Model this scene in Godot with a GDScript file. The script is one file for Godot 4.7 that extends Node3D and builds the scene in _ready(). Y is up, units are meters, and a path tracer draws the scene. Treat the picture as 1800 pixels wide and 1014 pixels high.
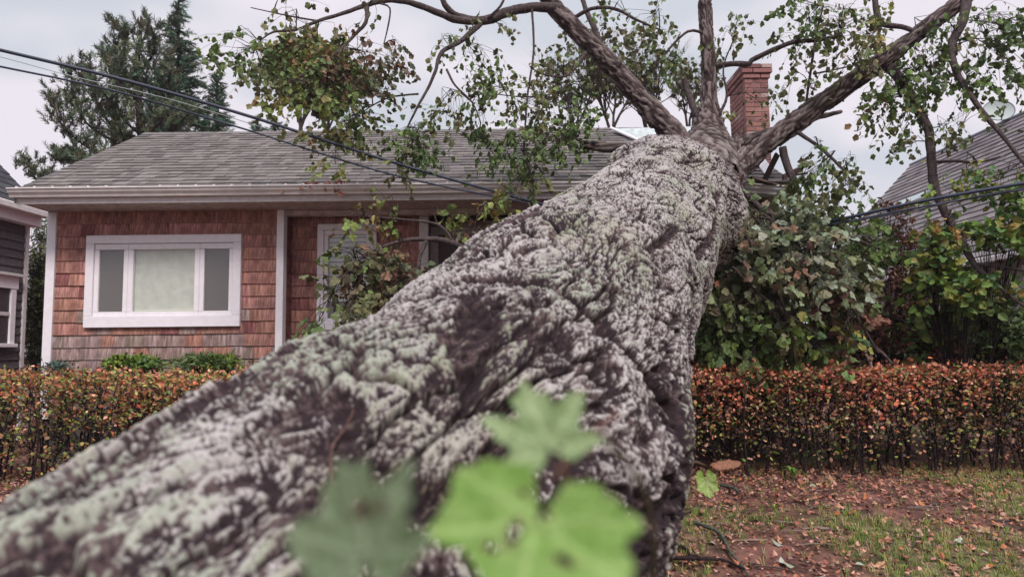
extends Node3D
# A huge maple has come down across a front yard on to a cedar-shingled house.

const EYE := Vector3(0, 1.45, 0)
const FOCAL := 1250.0
var look := Basis()
var rng := RandomNumberGenerator.new()
var M := {}


# ---------------------------------------------------------------- camera, sky, sun
func set_stage() -> void:
	look = Basis(Vector3.RIGHT, deg_to_rad(4.8)) * Basis(Vector3.BACK, deg_to_rad(-0.6))
	var cam := Camera3D.new()
	cam.name = "camera"
	cam.transform = Transform3D(look, EYE)
	cam.near = 0.05
	cam.far = 400.0
	var lens := CameraAttributesPhysical.new()
	lens.frustum_focal_length = 12.0 * FOCAL / 507.0
	lens.frustum_focus_distance = 6.8
	lens.frustum_near = 0.05
	lens.frustum_far = 400.0
	lens.exposure_aperture = 3.0
	cam.attributes = lens
	cam.fov = rad_to_deg(2.0 * atan(507.0 / FOCAL))
	cam.current = true
	add_child(cam)
	var env := Environment.new()
	env.tonemap_mode = Environment.TONE_MAPPER_LINEAR
	env.tonemap_exposure = 2.1
	env.background_mode = Environment.BG_SKY
	var sky := Sky.new()
	var pano := PanoramaSkyMaterial.new()
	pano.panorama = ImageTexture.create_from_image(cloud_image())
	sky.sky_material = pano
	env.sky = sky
	env.sdfgi_enabled = true
	env.ssao_enabled = true
	env.ssil_enabled = true
	env.fog_enabled = true
	env.fog_density = 0.0008
	env.fog_light_color = Color(0.86, 0.80, 0.86)
	var we := WorldEnvironment.new()
	we.name = "world_environment"
	we.environment = env
	add_child(we)
	var sun := DirectionalLight3D.new()
	sun.name = "sun"
	sun.light_energy = 0.5
	sun.light_color = Color(1.0, 0.965, 0.94)
	sun.light_angular_distance = 16.0
	sun.shadow_enabled = true
	sun.transform = Transform3D(Basis.looking_at(Vector3(-0.25, -0.85, -0.75)), Vector3(0, 30, 0))
	add_child(sun)


func cloud_image() -> Image:
	var w := 768
	var h := 384
	var im := Image.create(w, h, false, Image.FORMAT_RGBF)
	var fn := FastNoiseLite.new()
	fn.seed = 11
	fn.frequency = 1.0
	fn.fractal_octaves = 4
	fn.fractal_type = FastNoiseLite.FRACTAL_FBM
	var pale := Vector3(0.402, 0.382, 0.418)
	var blue := Vector3(0.245, 0.282, 0.318)
	for y in h:
		var el := PI * (0.5 - (y + 0.5) / h)
		for x in w:
			var az := TAU * ((x + 0.5) / w - 0.5)
			var dir := Vector3(sin(az) * cos(el), sin(el), -cos(az) * cos(el))
			var up: float = maxf(dir.y, 0.0)
			var q := Vector3(dir.x, 0.0, dir.z) / (up + 0.22)
			var c: float = fn.get_noise_3d(q.x * 1.1 + 3.7, 1.3, q.z * 1.1 + 0.4)
			var k: float = smoothstep(0.0, 0.36, c + 0.34 * smoothstep(0.12, 0.5, up) - 0.06)
			k *= smoothstep(0.06, 0.26, up) * 0.66
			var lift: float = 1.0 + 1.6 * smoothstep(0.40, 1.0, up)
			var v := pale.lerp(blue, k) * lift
			im.set_pixel(x, y, Color(v.x, v.y, v.z))
	return im


# ---------------------------------------------------------------- helpers
# the point on the line of sight through a spot of the photograph (1800 wide) that lies that many metres away
func P(px: float, py: float, depth: float) -> Vector3:
	var r: Vector3 = look * Vector3((px - 900.0) / FOCAL, (507.0 - py) / FOCAL, -1.0)
	return EYE + r * (depth / -r.z)


func ground_y(z: float) -> float:
	return 0.22 * smoothstep(2.0, 6.6, -z)


func rnd(a: float, b: float) -> float:
	return rng.randf_range(a, b)


class Shape:
	var v := PackedVector3Array()
	var n := PackedVector3Array()
	var c := PackedColorArray()
	var t := PackedVector2Array()
	var i := PackedInt32Array()
	var tint := Color.WHITE

	func quad(a: Vector3, b: Vector3, cc: Vector3, d: Vector3, uv0 := Vector2.ZERO, uv1 := Vector2.ONE) -> void:
		var nn := (b - a).cross(cc - a).normalized()
		var k := v.size()
		v.append_array([a, b, cc, d])
		n.append_array([nn, nn, nn, nn])
		c.append_array([tint, tint, tint, tint])
		t.append_array([uv0, Vector2(uv1.x, uv0.y), uv1, Vector2(uv0.x, uv1.y)])
		i.append_array([k, k + 2, k + 1, k, k + 3, k + 2])

	func tri(a: Vector3, b: Vector3, cc: Vector3) -> void:
		var nn := (b - a).cross(cc - a).normalized()
		var k := v.size()
		v.append_array([a, b, cc])
		n.append_array([nn, nn, nn])
		c.append_array([tint, tint, tint])
		t.append_array([Vector2.ZERO, Vector2.RIGHT, Vector2.ONE])
		i.append_array([k, k + 2, k + 1])

	# a box from lo to hi, its edges cut by e
	func box(lo: Vector3, hi: Vector3, e := 0.0, xf := Transform3D()) -> void:
		var m := (lo + hi) / 2.0
		var s := (hi - lo) / 2.0
		var ee: float = minf(e, minf(s.x, minf(s.y, s.z)) * 0.9)
		for ax in 3:
			var bx := (ax + 1) % 3
			var cx := (ax + 2) % 3
			for sg in [-1.0, 1.0]:
				var p := []
				for k in 4:
					var q := Vector3.ZERO
					q[ax] = s[ax] * sg
					q[bx] = (s[bx] - ee) * ([-1.0, 1.0, 1.0, -1.0][k])
					q[cx] = (s[cx] - ee) * ([-1.0, -1.0, 1.0, 1.0][k])
					p.append(xf * (m + q))
				var u1 := Vector2(2.0 * s[bx], 2.0 * s[cx])
				if ax == 2:
					u1 = Vector2(2.0 * s.x, 2.0 * s.y)
				if sg > 0.0:
					quad(p[0], p[1], p[2], p[3], Vector2.ZERO, u1)
				else:
					quad(p[3], p[2], p[1], p[0], Vector2.ZERO, u1)
		if ee <= 0.0:
			return
		for ax in 3:
			var bx := (ax + 1) % 3
			var cx := (ax + 2) % 3
			for sb in [-1.0, 1.0]:
				for sc in [-1.0, 1.0]:
					var p := []
					for k in 4:
						var q := Vector3.ZERO
						q[ax] = (s[ax] - ee) * ([-1.0, 1.0, 1.0, -1.0][k])
						q[bx] = sb * (s[bx] - (ee if k >= 2 else 0.0))
						q[cx] = sc * (s[cx] - (0.0 if k >= 2 else ee))
						p.append(xf * (m + q))
					if sb * sc < 0.0:
						quad(p[0], p[1], p[2], p[3])
					else:
						quad(p[3], p[2], p[1], p[0])
		for sx in [-1.0, 1.0]:
			for sy in [-1.0, 1.0]:
				for sz in [-1.0, 1.0]:
					var g := Vector3(sx, sy, sz)
					var a := xf * (m + g * (s - Vector3(0, ee, ee)))
					var b := xf * (m + g * (s - Vector3(ee, 0, ee)))
					var d := xf * (m + g * (s - Vector3(ee, ee, 0)))
					if sx * sy * sz > 0.0:
						tri(a, b, d)
					else:
						tri(a, d, b)

	func tube(pts: PackedVector3Array, radii: PackedFloat32Array, sides: int, wobble := 0.0) -> void:
		var count := pts.size()
		if count < 2:
			return
		var side := Vector3.UP
		var first := v.size()
		for k in count:
			var dir := (pts[mini(k + 1, count - 1)] - pts[maxi(k - 1, 0)]).normalized()
			if absf(dir.dot(side)) > 0.95 and k == 0:
				side = Vector3.RIGHT
			side = (side - dir * side.dot(dir)).normalized()
			var other := dir.cross(side)
			for j in sides + 1:
				var an := TAU * j / sides
				var o := side * cos(an) + other * sin(an)
				v.append(pts[k] + o * radii[k] * (1.0 + wobble * sin(an * 3.0 + k * 1.7)))
				n.append(o)
				c.append(tint)
				t.append(Vector2(float(j) / sides, k * 0.25))
		for k in count - 1:
			for j in sides:
				var a := first + k * (sides + 1) + j
				var b := a + sides + 1
				i.append_array([a, b, a + 1, a + 1, b, b + 1])
		for e in [0, count - 1]:
			var mid := v.size()
			var out := (pts[0] - pts[1]).normalized() if e == 0 else (pts[count - 1] - pts[count - 2]).normalized()
			v.append(pts[e])
			n.append(out)
			c.append(tint)
			t.append(Vector2(0.5, 0.5))
			for j in sides:
				var a: int = first + e * (sides + 1) + j
				if e == 0:
					i.append_array([mid, a, a + 1])
				else:
					i.append_array([mid, a + 1, a])

	func mesh() -> ArrayMesh:
		var arr := []
		arr.resize(Mesh.ARRAY_MAX)
		arr[Mesh.ARRAY_VERTEX] = v
		arr[Mesh.ARRAY_NORMAL] = n
		arr[Mesh.ARRAY_COLOR] = c
		arr[Mesh.ARRAY_TEX_UV] = t
		arr[Mesh.ARRAY_INDEX] = i
		var m := ArrayMesh.new()
		m.add_surface_from_arrays(Mesh.PRIMITIVE_TRIANGLES, arr)
		return m


func put(called: String, mesh: Mesh, material: Material, parent: Node = self, at := Transform3D()) -> MeshInstance3D:
	var o := MeshInstance3D.new()
	o.name = called
	o.mesh = mesh
	o.material_override = material
	o.transform = at
	parent.add_child(o, true)
	return o


func tag(o: Node, label: String, category: String, group := "", kind := "") -> Node:
	o.set_meta("label", label)
	o.set_meta("category", category)
	if group:
		o.set_meta("group", group)
	if kind:
		o.set_meta("kind", kind)
	return o


func stuff(o: Node) -> Node:
	o.set_meta("kind", "stuff")
	return o


func thing(called: String, label: String, category: String, group := "", at := Vector3.ZERO) -> Node3D:
	var o := Node3D.new()
	o.name = called
	o.position = at
	add_child(o, true)
	tag(o, label, category, group)
	return o


func lin(r: float, g: float, b: float) -> Color:
	return Color(r, g, b).linear_to_srgb()


func paint(r: float, g: float, b: float, rough := 0.8, spec := 0.4) -> StandardMaterial3D:
	var m := StandardMaterial3D.new()
	m.albedo_color = lin(r, g, b)
	m.roughness = rough
	m.metallic_specular = spec
	return m


func noise_map(freq: float, octaves: int, seed_: int, lo: float, hi: float, bump := false, kind := FastNoiseLite.TYPE_SIMPLEX_SMOOTH, side := 512) -> NoiseTexture2D:
	var fn := FastNoiseLite.new()
	fn.noise_type = kind
	fn.seed = seed_
	fn.frequency = freq
	fn.fractal_octaves = octaves
	var t := NoiseTexture2D.new()
	t.width = side
	t.height = side
	t.seamless = true
	t.noise = fn
	var g := Gradient.new()
	g.set_color(0, Color(lo, lo, lo))
	g.set_color(1, Color(hi, hi, hi))
	t.color_ramp = g
	if bump:
		t.as_normal_map = true
		t.bump_strength = 4.0
	return t


# a material with fine tone and relief laid on from three sides
func grainy(r: float, g: float, b: float, scale: Vector3, rough: float, tone: Texture2D, height: Texture2D, cm: float) -> StandardMaterial3D:
	var m := paint(r, g, b, rough)
	m.uv1_triplanar = true
	m.uv1_world_triplanar = true
	m.uv1_scale = scale
	if tone:
		m.albedo_texture = tone
	if height:
		m.heightmap_enabled = true
		m.heightmap_texture = height
		m.heightmap_scale = cm
	return m


func make_materials() -> void:
	var tone := noise_map(0.02, 5, 3, 0.70, 1.0)
	var mottle := noise_map(0.008, 5, 8, 0.45, 1.0)
	var rough := noise_map(0.03, 4, 5, 0.0, 1.0)
	var soft := noise_map(0.02, 4, 22, 0.88, 1.0)
	M.soft = soft
	M.tone = tone
	M.rough = rough
	M.bark = paint(1, 1, 1, 0.95, 0.25)
	M.bark.vertex_color_use_as_albedo = true
	M.bark.uv1_triplanar = true
	M.bark.uv1_scale = Vector3(9, 9, 9)
	M.bark.heightmap_enabled = true
	M.bark.heightmap_texture = rough
	M.bark.heightmap_scale = 0.35
	M.bark.albedo_texture = tone
	M.twig = paint(1, 1, 1, 0.9, 0.25)
	M.twig.vertex_color_use_as_albedo = true
	M.twig.uv1_triplanar = true
	M.twig.uv1_scale = Vector3(7, 7, 7)
	M.twig.albedo_texture = mottle
	M.twig.heightmap_enabled = true
	M.twig.heightmap_texture = rough
	M.twig.heightmap_scale = 0.5
	M.leaf = paint(1, 1, 1, 0.55, 0.35)
	M.leaf.vertex_color_use_as_albedo = true
	M.leaf.backlight_enabled = true
	M.leaf.backlight = Color(0.55, 0.55, 0.45)
	M.leaf.cull_mode = BaseMaterial3D.CULL_DISABLED
	M.needle = paint(1, 1, 1, 0.7, 0.3)
	M.needle.vertex_color_use_as_albedo = true
	M.needle.cull_mode = BaseMaterial3D.CULL_DISABLED
	M.dry = paint(1, 1, 1, 0.8, 0.3)
	M.dry.vertex_color_use_as_albedo = true
	M.dry.cull_mode = BaseMaterial3D.CULL_DISABLED
	M.trim = grainy(0.66, 0.61, 0.62, Vector3(1.3, 1.3, 1.3), 0.6, soft, null, 0.0)
	M.white = grainy(0.80, 0.76, 0.81, Vector3(0.9, 0.9, 0.9), 0.5, noise_map(0.02, 4, 21, 0.95, 1.0), null, 0.0)
	M.gutter = grainy(0.74, 0.69, 0.69, Vector3(0.8, 0.8, 0.8), 0.45, soft, null, 0.0)
	M.soffit = grainy(0.70, 0.58, 0.57, Vector3(0.8, 0.8, 0.8), 0.7, tone, null, 0.0)
	M.backing = paint(0.05, 0.03, 0.03, 0.9)
	M.roof = grainy(1, 1, 1, Vector3(3, 3, 3), 0.95, noise_map(0.06, 4, 31, 0.55, 1.0), rough, 0.3)
	M.roof.vertex_color_use_as_albedo = true
	M.mortar = grainy(0.30, 0.24, 0.23, Vector3(6, 6, 6), 0.95, tone, rough, 0.3)
	M.dark = paint(0.03, 0.025, 0.028, 0.8)
	M.cable = paint(0.035, 0.032, 0.04, 0.5)
	M.blue_cable = paint(0.028, 0.035, 0.06, 0.45)
	M.glass = StandardMaterial3D.new()
	M.glass.transparency = BaseMaterial3D.TRANSPARENCY_ALPHA
	M.glass.albedo_color = Color(0.5, 0.55, 0.53, 0.02)
	M.glass.roughness = 0.03
	M.glass.metallic_specular = 0.6
	M.ground = grainy(0.155, 0.088, 0.070, Vector3(0.8, 0.8, 0.8), 0.98, mottle, rough, 1.2)


# thin smoothly bent line through points: [points, radii]
func bend(pts: PackedVector3Array, radii: PackedFloat32Array, step: float) -> Array:
	var op := PackedVector3Array()
	var orad := PackedFloat32Array()
	var count := pts.size()
	for k in count - 1:
		var a := pts[maxi(k - 1, 0)]
		var b := pts[k]
		var c := pts[k + 1]
		var d := pts[mini(k + 2, count - 1)]
		var m := maxi(1, int(ceil(b.distance_to(c) / step)))
		for j in m:
			var s := float(j) / m
			op.append(b.cubic_interpolate(c, a, d, s))
			orad.append(lerpf(radii[k], radii[k + 1], s))
	op.append(pts[count - 1])
	orad.append(radii[count - 1])
	return [op, orad]


# rows of [px, py, metres away, radius in px] to [points, radii]
func trace(rows: Array) -> Array:
	var p := PackedVector3Array()
	var r := PackedFloat32Array()
	for q in rows:
		p.append(P(q[0], q[1], q[2]))
		r.append(q[3] * q[2] / FOCAL)
	return [p, r]


var ridge_noise := FastNoiseLite.new()
var soft_noise := FastNoiseLite.new()


# a limb with ridged bark
func limb(called: String, parent: Node, rows: Array, cols := 40, step := 0.02) -> MeshInstance3D:
	var tr := trace(rows)
	var b := bend(tr[0], tr[1], step)
	var pts: PackedVector3Array = b[0]
	var rad: PackedFloat32Array = b[1]
	var s := Shape.new()
	var count := pts.size()
	var side := Vector3(0.31, 0.2, 0.93)
	var along := 0.0
	var grid := PackedVector3Array()
	var off := rnd(0, 50)
	for k in count:
		if k > 0:
			along += pts[k].distance_to(pts[k - 1])
		var dir := (pts[mini(k + 1, count - 1)] - pts[maxi(k - 1, 0)]).normalized()
		side = (side - dir * side.dot(dir)).normalized()
		var other := dir.cross(side)
		var R := rad[k]
		var fr: float = clampf(R * 0.24, 0.003, 0.026)
		R *= 1.0 + 0.10 * soft_noise.get_noise_2d(along * 2.6, off)
		for j in cols + 1:
			var an := TAU * (j % cols) / cols
			var o := side * cos(an) + other * sin(an)
			var q := o * maxf(rad[k], 0.05)
			var tw := soft_noise.get_noise_3d(along * 3.0 + off, q.x * 9.0, q.z * 9.0 + q.y * 5.0) * 0.045
			var ca := cos(an) * maxf(rad[k], 0.05) + tw
			var sa := sin(an) * maxf(rad[k], 0.05) + tw
			var f: float = ridge_noise.get_noise_3d(along * 2.6 + off, ca * 24.0, sa * 24.0) + 1.0
			var hh: float = smoothstep(0.03, 0.34, f)
			var fine: float = soft_noise.get_noise_3d(along * 40.0, ca * 70.0 + off, sa * 70.0)
			grid.append(pts[k] + o * (R + fr * (hh - 0.7) + fr * 0.25 * fine))
			var mixv: float = clampf(hh * 0.75 + fine * 0.3 + 0.1, 0.0, 1.0)
			var lich: float = smoothstep(0.25, 0.6, soft_noise.get_noise_3d(along * 2.0 + off * 2.0, ca * 4.0, sa * 4.0)) * hh
			var col := Color(0.050, 0.033, 0.033).lerp(Color(0.31, 0.245, 0.24), mixv * mixv)
			col = col.lerp(Color(0.24, 0.235, 0.185), lich * 0.45)
			var collar: float = smoothstep(0.75, 0.05, along) * smoothstep(-0.35, 0.35, fine + soft_noise.get_noise_3d(along * 5.0, ca * 12.0, sa * 12.0 + off)) * smoothstep(0.2, 0.7, hh)
			if cols >= 40:
				col = col.lerp(Color(0.42, 0.39, 0.36), collar * 0.85)
			s.c.append(col)
			s.t.append(Vector2(float(j) / cols, along))
	weave(s, grid, count, cols + 1)
	return put(called, s.mesh(), M.bark, parent)


# a grid of rows and columns to faces with smooth normals
func weave(s: Shape, g: PackedVector3Array, rows: int, cols: int) -> void:
	s.v = g
	s.n.resize(g.size())
	for k in rows:
		var up := mini(k + 1, rows - 1) * cols
		var dn := maxi(k - 1, 0) * cols
		for j in cols:
			var l := j - 1
			var r := j + 1
			if j == 0:
				l = cols - 2
			if j == cols - 1:
				r = 1
			var a := g[up + j] - g[dn + j]
			var b := g[k * cols + r] - g[k * cols + l]
			s.n[k * cols + j] = b.cross(a).normalized()
	s.i.resize((rows - 1) * (cols - 1) * 6)
	var w := 0
	for k in rows - 1:
		for j in cols - 1:
			var a := k * cols + j
			var b := a + cols
			s.i[w] = a
			s.i[w + 1] = b
			s.i[w + 2] = a + 1
			s.i[w + 3] = a + 1
			s.i[w + 4] = b
			s.i[w + 5] = b + 1
			w += 6


# a small twig or branch, smooth
func stick(s: Shape, rows: Array, sides := 6, step := 0.08) -> void:
	var tr := trace(rows)
	var b := bend(tr[0], tr[1], step)
	s.tube(b[0], b[1], sides, 0.08)


# ---------------------------------------------------------------- leaves
# a lobed leaf of length one, stalk at the origin, tip towards +y, facing +z
func lobed_leaf(lobes: int, depth: float, fold: float, points: int, curl: float) -> ArrayMesh:
	var s := Shape.new()
	var rim := []
	for k in points + 1:
		var an := lerpf(-2.75, 2.75, float(k) / points)
		var w := absf(cos(an * lobes * 0.5 * 0.98)) if lobes > 1 else 1.0
		var r := (1.0 - depth + depth * pow(w, 0.8)) * (0.62 - 0.13 * absf(an) / 2.75 * 1.6)
		if lobes <= 1:
			r = 0.55 * (1.0 - 0.55 * pow(absf(sin(an)), 0.8))
		var p := Vector3(sin(an) * r * 0.98, 0.40 + cos(an) * r, 0)
		p.z = -fold * absf(p.x) + curl * (p.y * p.y - 0.2) + 0.05 * sin(an * 5.0)
		rim.append(p)
	var mid := Vector3(0, 0.40, curl * -0.05)
	for k in points:
		s.tri(mid, rim[k + 1], rim[k])
	var base := Vector3(0, 0.0, 0)
	s.tri(mid, rim[0], base)
	s.tri(mid, base, rim[points])
	return s.mesh()


# radius of a maple leaf's rim at an angle from its tip, in half-turn steps
const RIM_AT := [0.0, 0.14, 0.24, 0.33, 0.46, 0.60, 0.74, 0.86, 0.98, 1.10, 1.22, 1.36, 1.56, 1.74, 1.90, 2.06, 2.30, 2.60, 2.86]
const RIM_R := [0.72, 0.58, 0.56, 0.60, 0.42, 0.36, 0.50, 0.66, 0.70, 0.52, 0.50, 0.36, 0.33, 0.50, 0.56, 0.40, 0.36, 0.33, 0.16]


func rim_radius(angle: float, fill: float) -> float:
	var an := absf(angle)
	for k in RIM_AT.size() - 1:
		if an <= RIM_AT[k + 1]:
			var r: float = lerpf(RIM_R[k], RIM_R[k + 1], (an - RIM_AT[k]) / (RIM_AT[k + 1] - RIM_AT[k]))
			return lerpf(r, 0.64 - 0.17 * pow(an / 2.86, 2.0), fill)
	return 0.16


func oval_leaf(wide: float, fold: float, curl: float) -> ArrayMesh:
	var s := Shape.new()
	var ys := [0.0, 0.3, 0.65, 1.0]
	var ws := [0.03, 0.85, 0.8, 0.02]
	for k in 3:
		var z0: float = curl * ys[k] * ys[k]
		var z1: float = curl * ys[k + 1] * ys[k + 1]
		for sd in [-1.0, 1.0]:
			var a := Vector3(0, ys[k], z0)
			var b := Vector3(0, ys[k + 1], z1)
			var c := Vector3(sd * wide * ws[k + 1], ys[k + 1], z1 - fold * wide * ws[k + 1])
			var d := Vector3(sd * wide * ws[k], ys[k], z0 - fold * wide * ws[k])
			s.quad(a, d, c, b)
	return s.mesh()


func facing(dir: Vector3, roll: float, size: float, at: Vector3) -> Transform3D:
	var y := dir.normalized()
	var x := y.cross(Vector3(0.17, 0.3, 0.94)).normalized().rotated(y, roll)
	return Transform3D(Basis(x, y, x.cross(y)).scaled(Vector3(size, size, size)), at)


func scatter(called: String, parent: Node, mesh: Mesh, material: Material, list: Array) -> MultiMeshInstance3D:
	var m := MultiMesh.new()
	m.transform_format = MultiMesh.TRANSFORM_3D
	m.use_colors = true
	m.mesh = mesh
	m.instance_count = list.size()
	for k in list.size():
		m.set_instance_transform(k, list[k][0])
		m.set_instance_color(k, list[k][1])
	var o := MultiMeshInstance3D.new()
	o.name = called
	o.multimesh = m
	o.material_override = material
	parent.add_child(o, true)
	o.set_meta("kind", "stuff")
	return o


func pick(palette: Array) -> Color:
	var c: Color = palette[rng.randi() % palette.size()]
	var k := rnd(0.72, 1.25)
	return Color(c.r * k * rnd(0.93, 1.07), c.g * k, c.b * k * rnd(0.9, 1.1))


# leafy sprays: spots are [px, py, half width px, half height px, metres away, twigs, palette]; stems spring from the nearest anchor
func sprays(spots: Array, anchors: PackedVector3Array, size: float, stems: Shape, leaves: Array, droop := 0.6, stem_r := 0.005, per_twig := 6, reach := 0.24) -> void:
	for q in spots:
		var mid := P(q[0], q[1], q[4])
		var hw: float = q[2] * q[4] / FOCAL
		var hh: float = q[3] * q[4] / FOCAL
		var near := mid + Vector3(0, hh, 0)
		var best := 1e9
		for a in anchors:
			var dd := a.distance_squared_to(mid) * (0.7 if a.y > mid.y else 1.2)
			if dd < best:
				best = dd
				near = a
		var way := PackedVector3Array([near, near.lerp(mid, 0.5) + Vector3(rnd(-0.1, 0.1), rnd(0.0, 0.16), rnd(-0.1, 0.1)), mid + Vector3(0, -hh * 0.3, 0)])
		var main := bend(way, PackedFloat32Array([stem_r * 2.0, stem_r * 1.4, stem_r * 0.6]), 0.12)
		stems.tube(main[0], main[1], 4)
		var spine: PackedVector3Array = main[0]
		for k in int(q[5]):
			var o := Vector3(rng.randfn(), rng.randfn(), rng.randfn())
			o = o.normalized() * pow(rng.randf(), 0.45)
			var p := mid + Vector3(o.x * hw, o.y * hh, o.z * minf(hw * 1.3, 0.65))
			var from := spine[rng.randi_range(spine.size() / 3, spine.size() - 1)]
			if rng.randf() < 0.85:
				var tw := bend(PackedVector3Array([from, from.lerp(p, 0.5) + Vector3(rnd(-0.06, 0.06), rnd(-0.02, 0.1), rnd(-0.06, 0.06)), p]), PackedFloat32Array([stem_r, stem_r * 0.7, stem_r * 0.5]), 0.15)
				stems.tube(tw[0], tw[1], 3)
			var dir := (p - from).normalized() * 0.6 + Vector3(rnd(-0.7, 0.7), -droop + rnd(-0.3, 0.5), rnd(-0.7, 0.7))
			dir = dir.normalized()
			var ln := reach * rnd(0.6, 1.3)
			var tip := p + dir * ln + Vector3(0, -0.03, 0)
			stems.tube(PackedVector3Array([p, p.lerp(tip, 0.5) + Vector3(0, 0.015, 0), tip]), PackedFloat32Array([stem_r * 0.5, stem_r * 0.4, stem_r * 0.25]), 3)
			var tint := pick(q[6])
			for j in per_twig:
				var s := (j + rng.randf()) / per_twig
				var at := p.lerp(tip, s)
				var ld := (dir * 0.5 + Vector3(rnd(-1, 1), rnd(-1.0, 0.35) - droop * 0.6, rnd(-1, 1))).normalized()
				var col := tint.lerp(pick(q[6]), 0.5)
				leaves.append([facing(ld, rnd(0, TAU), size * rnd(0.6, 1.2), at + ld * 0.02), col])


func split_leaves(called: String, parent: Node, leaves: Array, meshes: Array, material: Material) -> void:
	var sets := []
	for m in meshes:
		sets.append([])
	for k in leaves.size():
		sets[k % meshes.size()].append(leaves[k])
	for k in meshes.size():
		if sets[k].size():
			scatter(called, parent, meshes[k], material, sets[k])


# ---------------------------------------------------------------- the fallen tree
var GREENS := [Color(0.111, 0.168, 0.046), Color(0.081, 0.134, 0.047), Color(0.150, 0.212, 0.058), Color(0.098, 0.124, 0.058), Color(0.065, 0.110, 0.046)]
var OLIVE := [Color(0.136, 0.151, 0.055), Color(0.105, 0.108, 0.049), Color(0.123, 0.186, 0.062), Color(0.161, 0.143, 0.068), Color(0.093, 0.089, 0.052)]
var YELLOWED := [Color(0.213, 0.263, 0.062), Color(0.150, 0.206, 0.056), Color(0.263, 0.250, 0.075), Color(0.112, 0.156, 0.050), Color(0.138, 0.175, 0.062), Color(0.300, 0.175, 0.094)]
var TURNED := [Color(0.135, 0.079, 0.059), Color(0.101, 0.111, 0.053), Color(0.085, 0.072, 0.053), Color(0.248, 0.118, 0.071), Color(0.079, 0.111, 0.053)]
var SILVER := [Color(0.237, 0.275, 0.138), Color(0.200, 0.150, 0.106), Color(0.213, 0.263, 0.194), Color(0.156, 0.200, 0.125), Color(0.288, 0.338, 0.269), Color(0.106, 0.150, 0.069), Color(0.150, 0.194, 0.094), Color(0.094, 0.094, 0.062)]
var DEEP := [Color(0.084, 0.130, 0.048), Color(0.119, 0.179, 0.055), Color(0.068, 0.098, 0.041), Color(0.169, 0.260, 0.083)]
var BROWNED := [Color(0.20, 0.09, 0.065), Color(0.14, 0.07, 0.06), Color(0.27, 0.12, 0.08), Color(0.10, 0.055, 0.048), Color(0.16, 0.11, 0.07)]
var VINE := [Color(0.161, 0.253, 0.046), Color(0.098, 0.184, 0.040), Color(0.063, 0.127, 0.034), Color(0.230, 0.276, 0.052), Color(0.057, 0.115, 0.046), Color(0.086, 0.161, 0.052), Color(0.299, 0.218, 0.069)]

const TRUNK_P := 1.42
const TRUNK_R := 0.60


func trunk_axes() -> Array:
	var d: Vector3 = (look * Vector3((1330.0 - 900.0) / FOCAL, (507.0 - 150.0) / FOCAL, -1.0)).normalized()
	var e: Vector3 = look * Vector3(-0.588, -0.809, 0.0)
	e = (e - d * e.dot(d)).normalized()
	return [d, e]


func trunk_radius(t: float) -> float:
	var R: float = TRUNK_R + 0.045 * smoothstep(4.8, 3.2, t) - 0.065 * smoothstep(3.0, 1.6, t)
	R += 0.13 * smoothstep(6.1, 7.35, t)
	if t > 7.45:
		var k: float = clampf((t - 7.45) / 0.55, 0.0, 1.0)
		R *= sqrt(maxf(1.0 - k * k, 0.0)) * 0.92 + 0.08
	return R


func cells(seed_: int) -> FastNoiseLite:
	var f := FastNoiseLite.new()
	f.noise_type = FastNoiseLite.TYPE_CELLULAR
	f.cellular_return_type = FastNoiseLite.RETURN_DISTANCE2_SUB
	f.fractal_type = FastNoiseLite.FRACTAL_NONE
	f.frequency = 1.0
	f.seed = seed_
	return f


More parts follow.
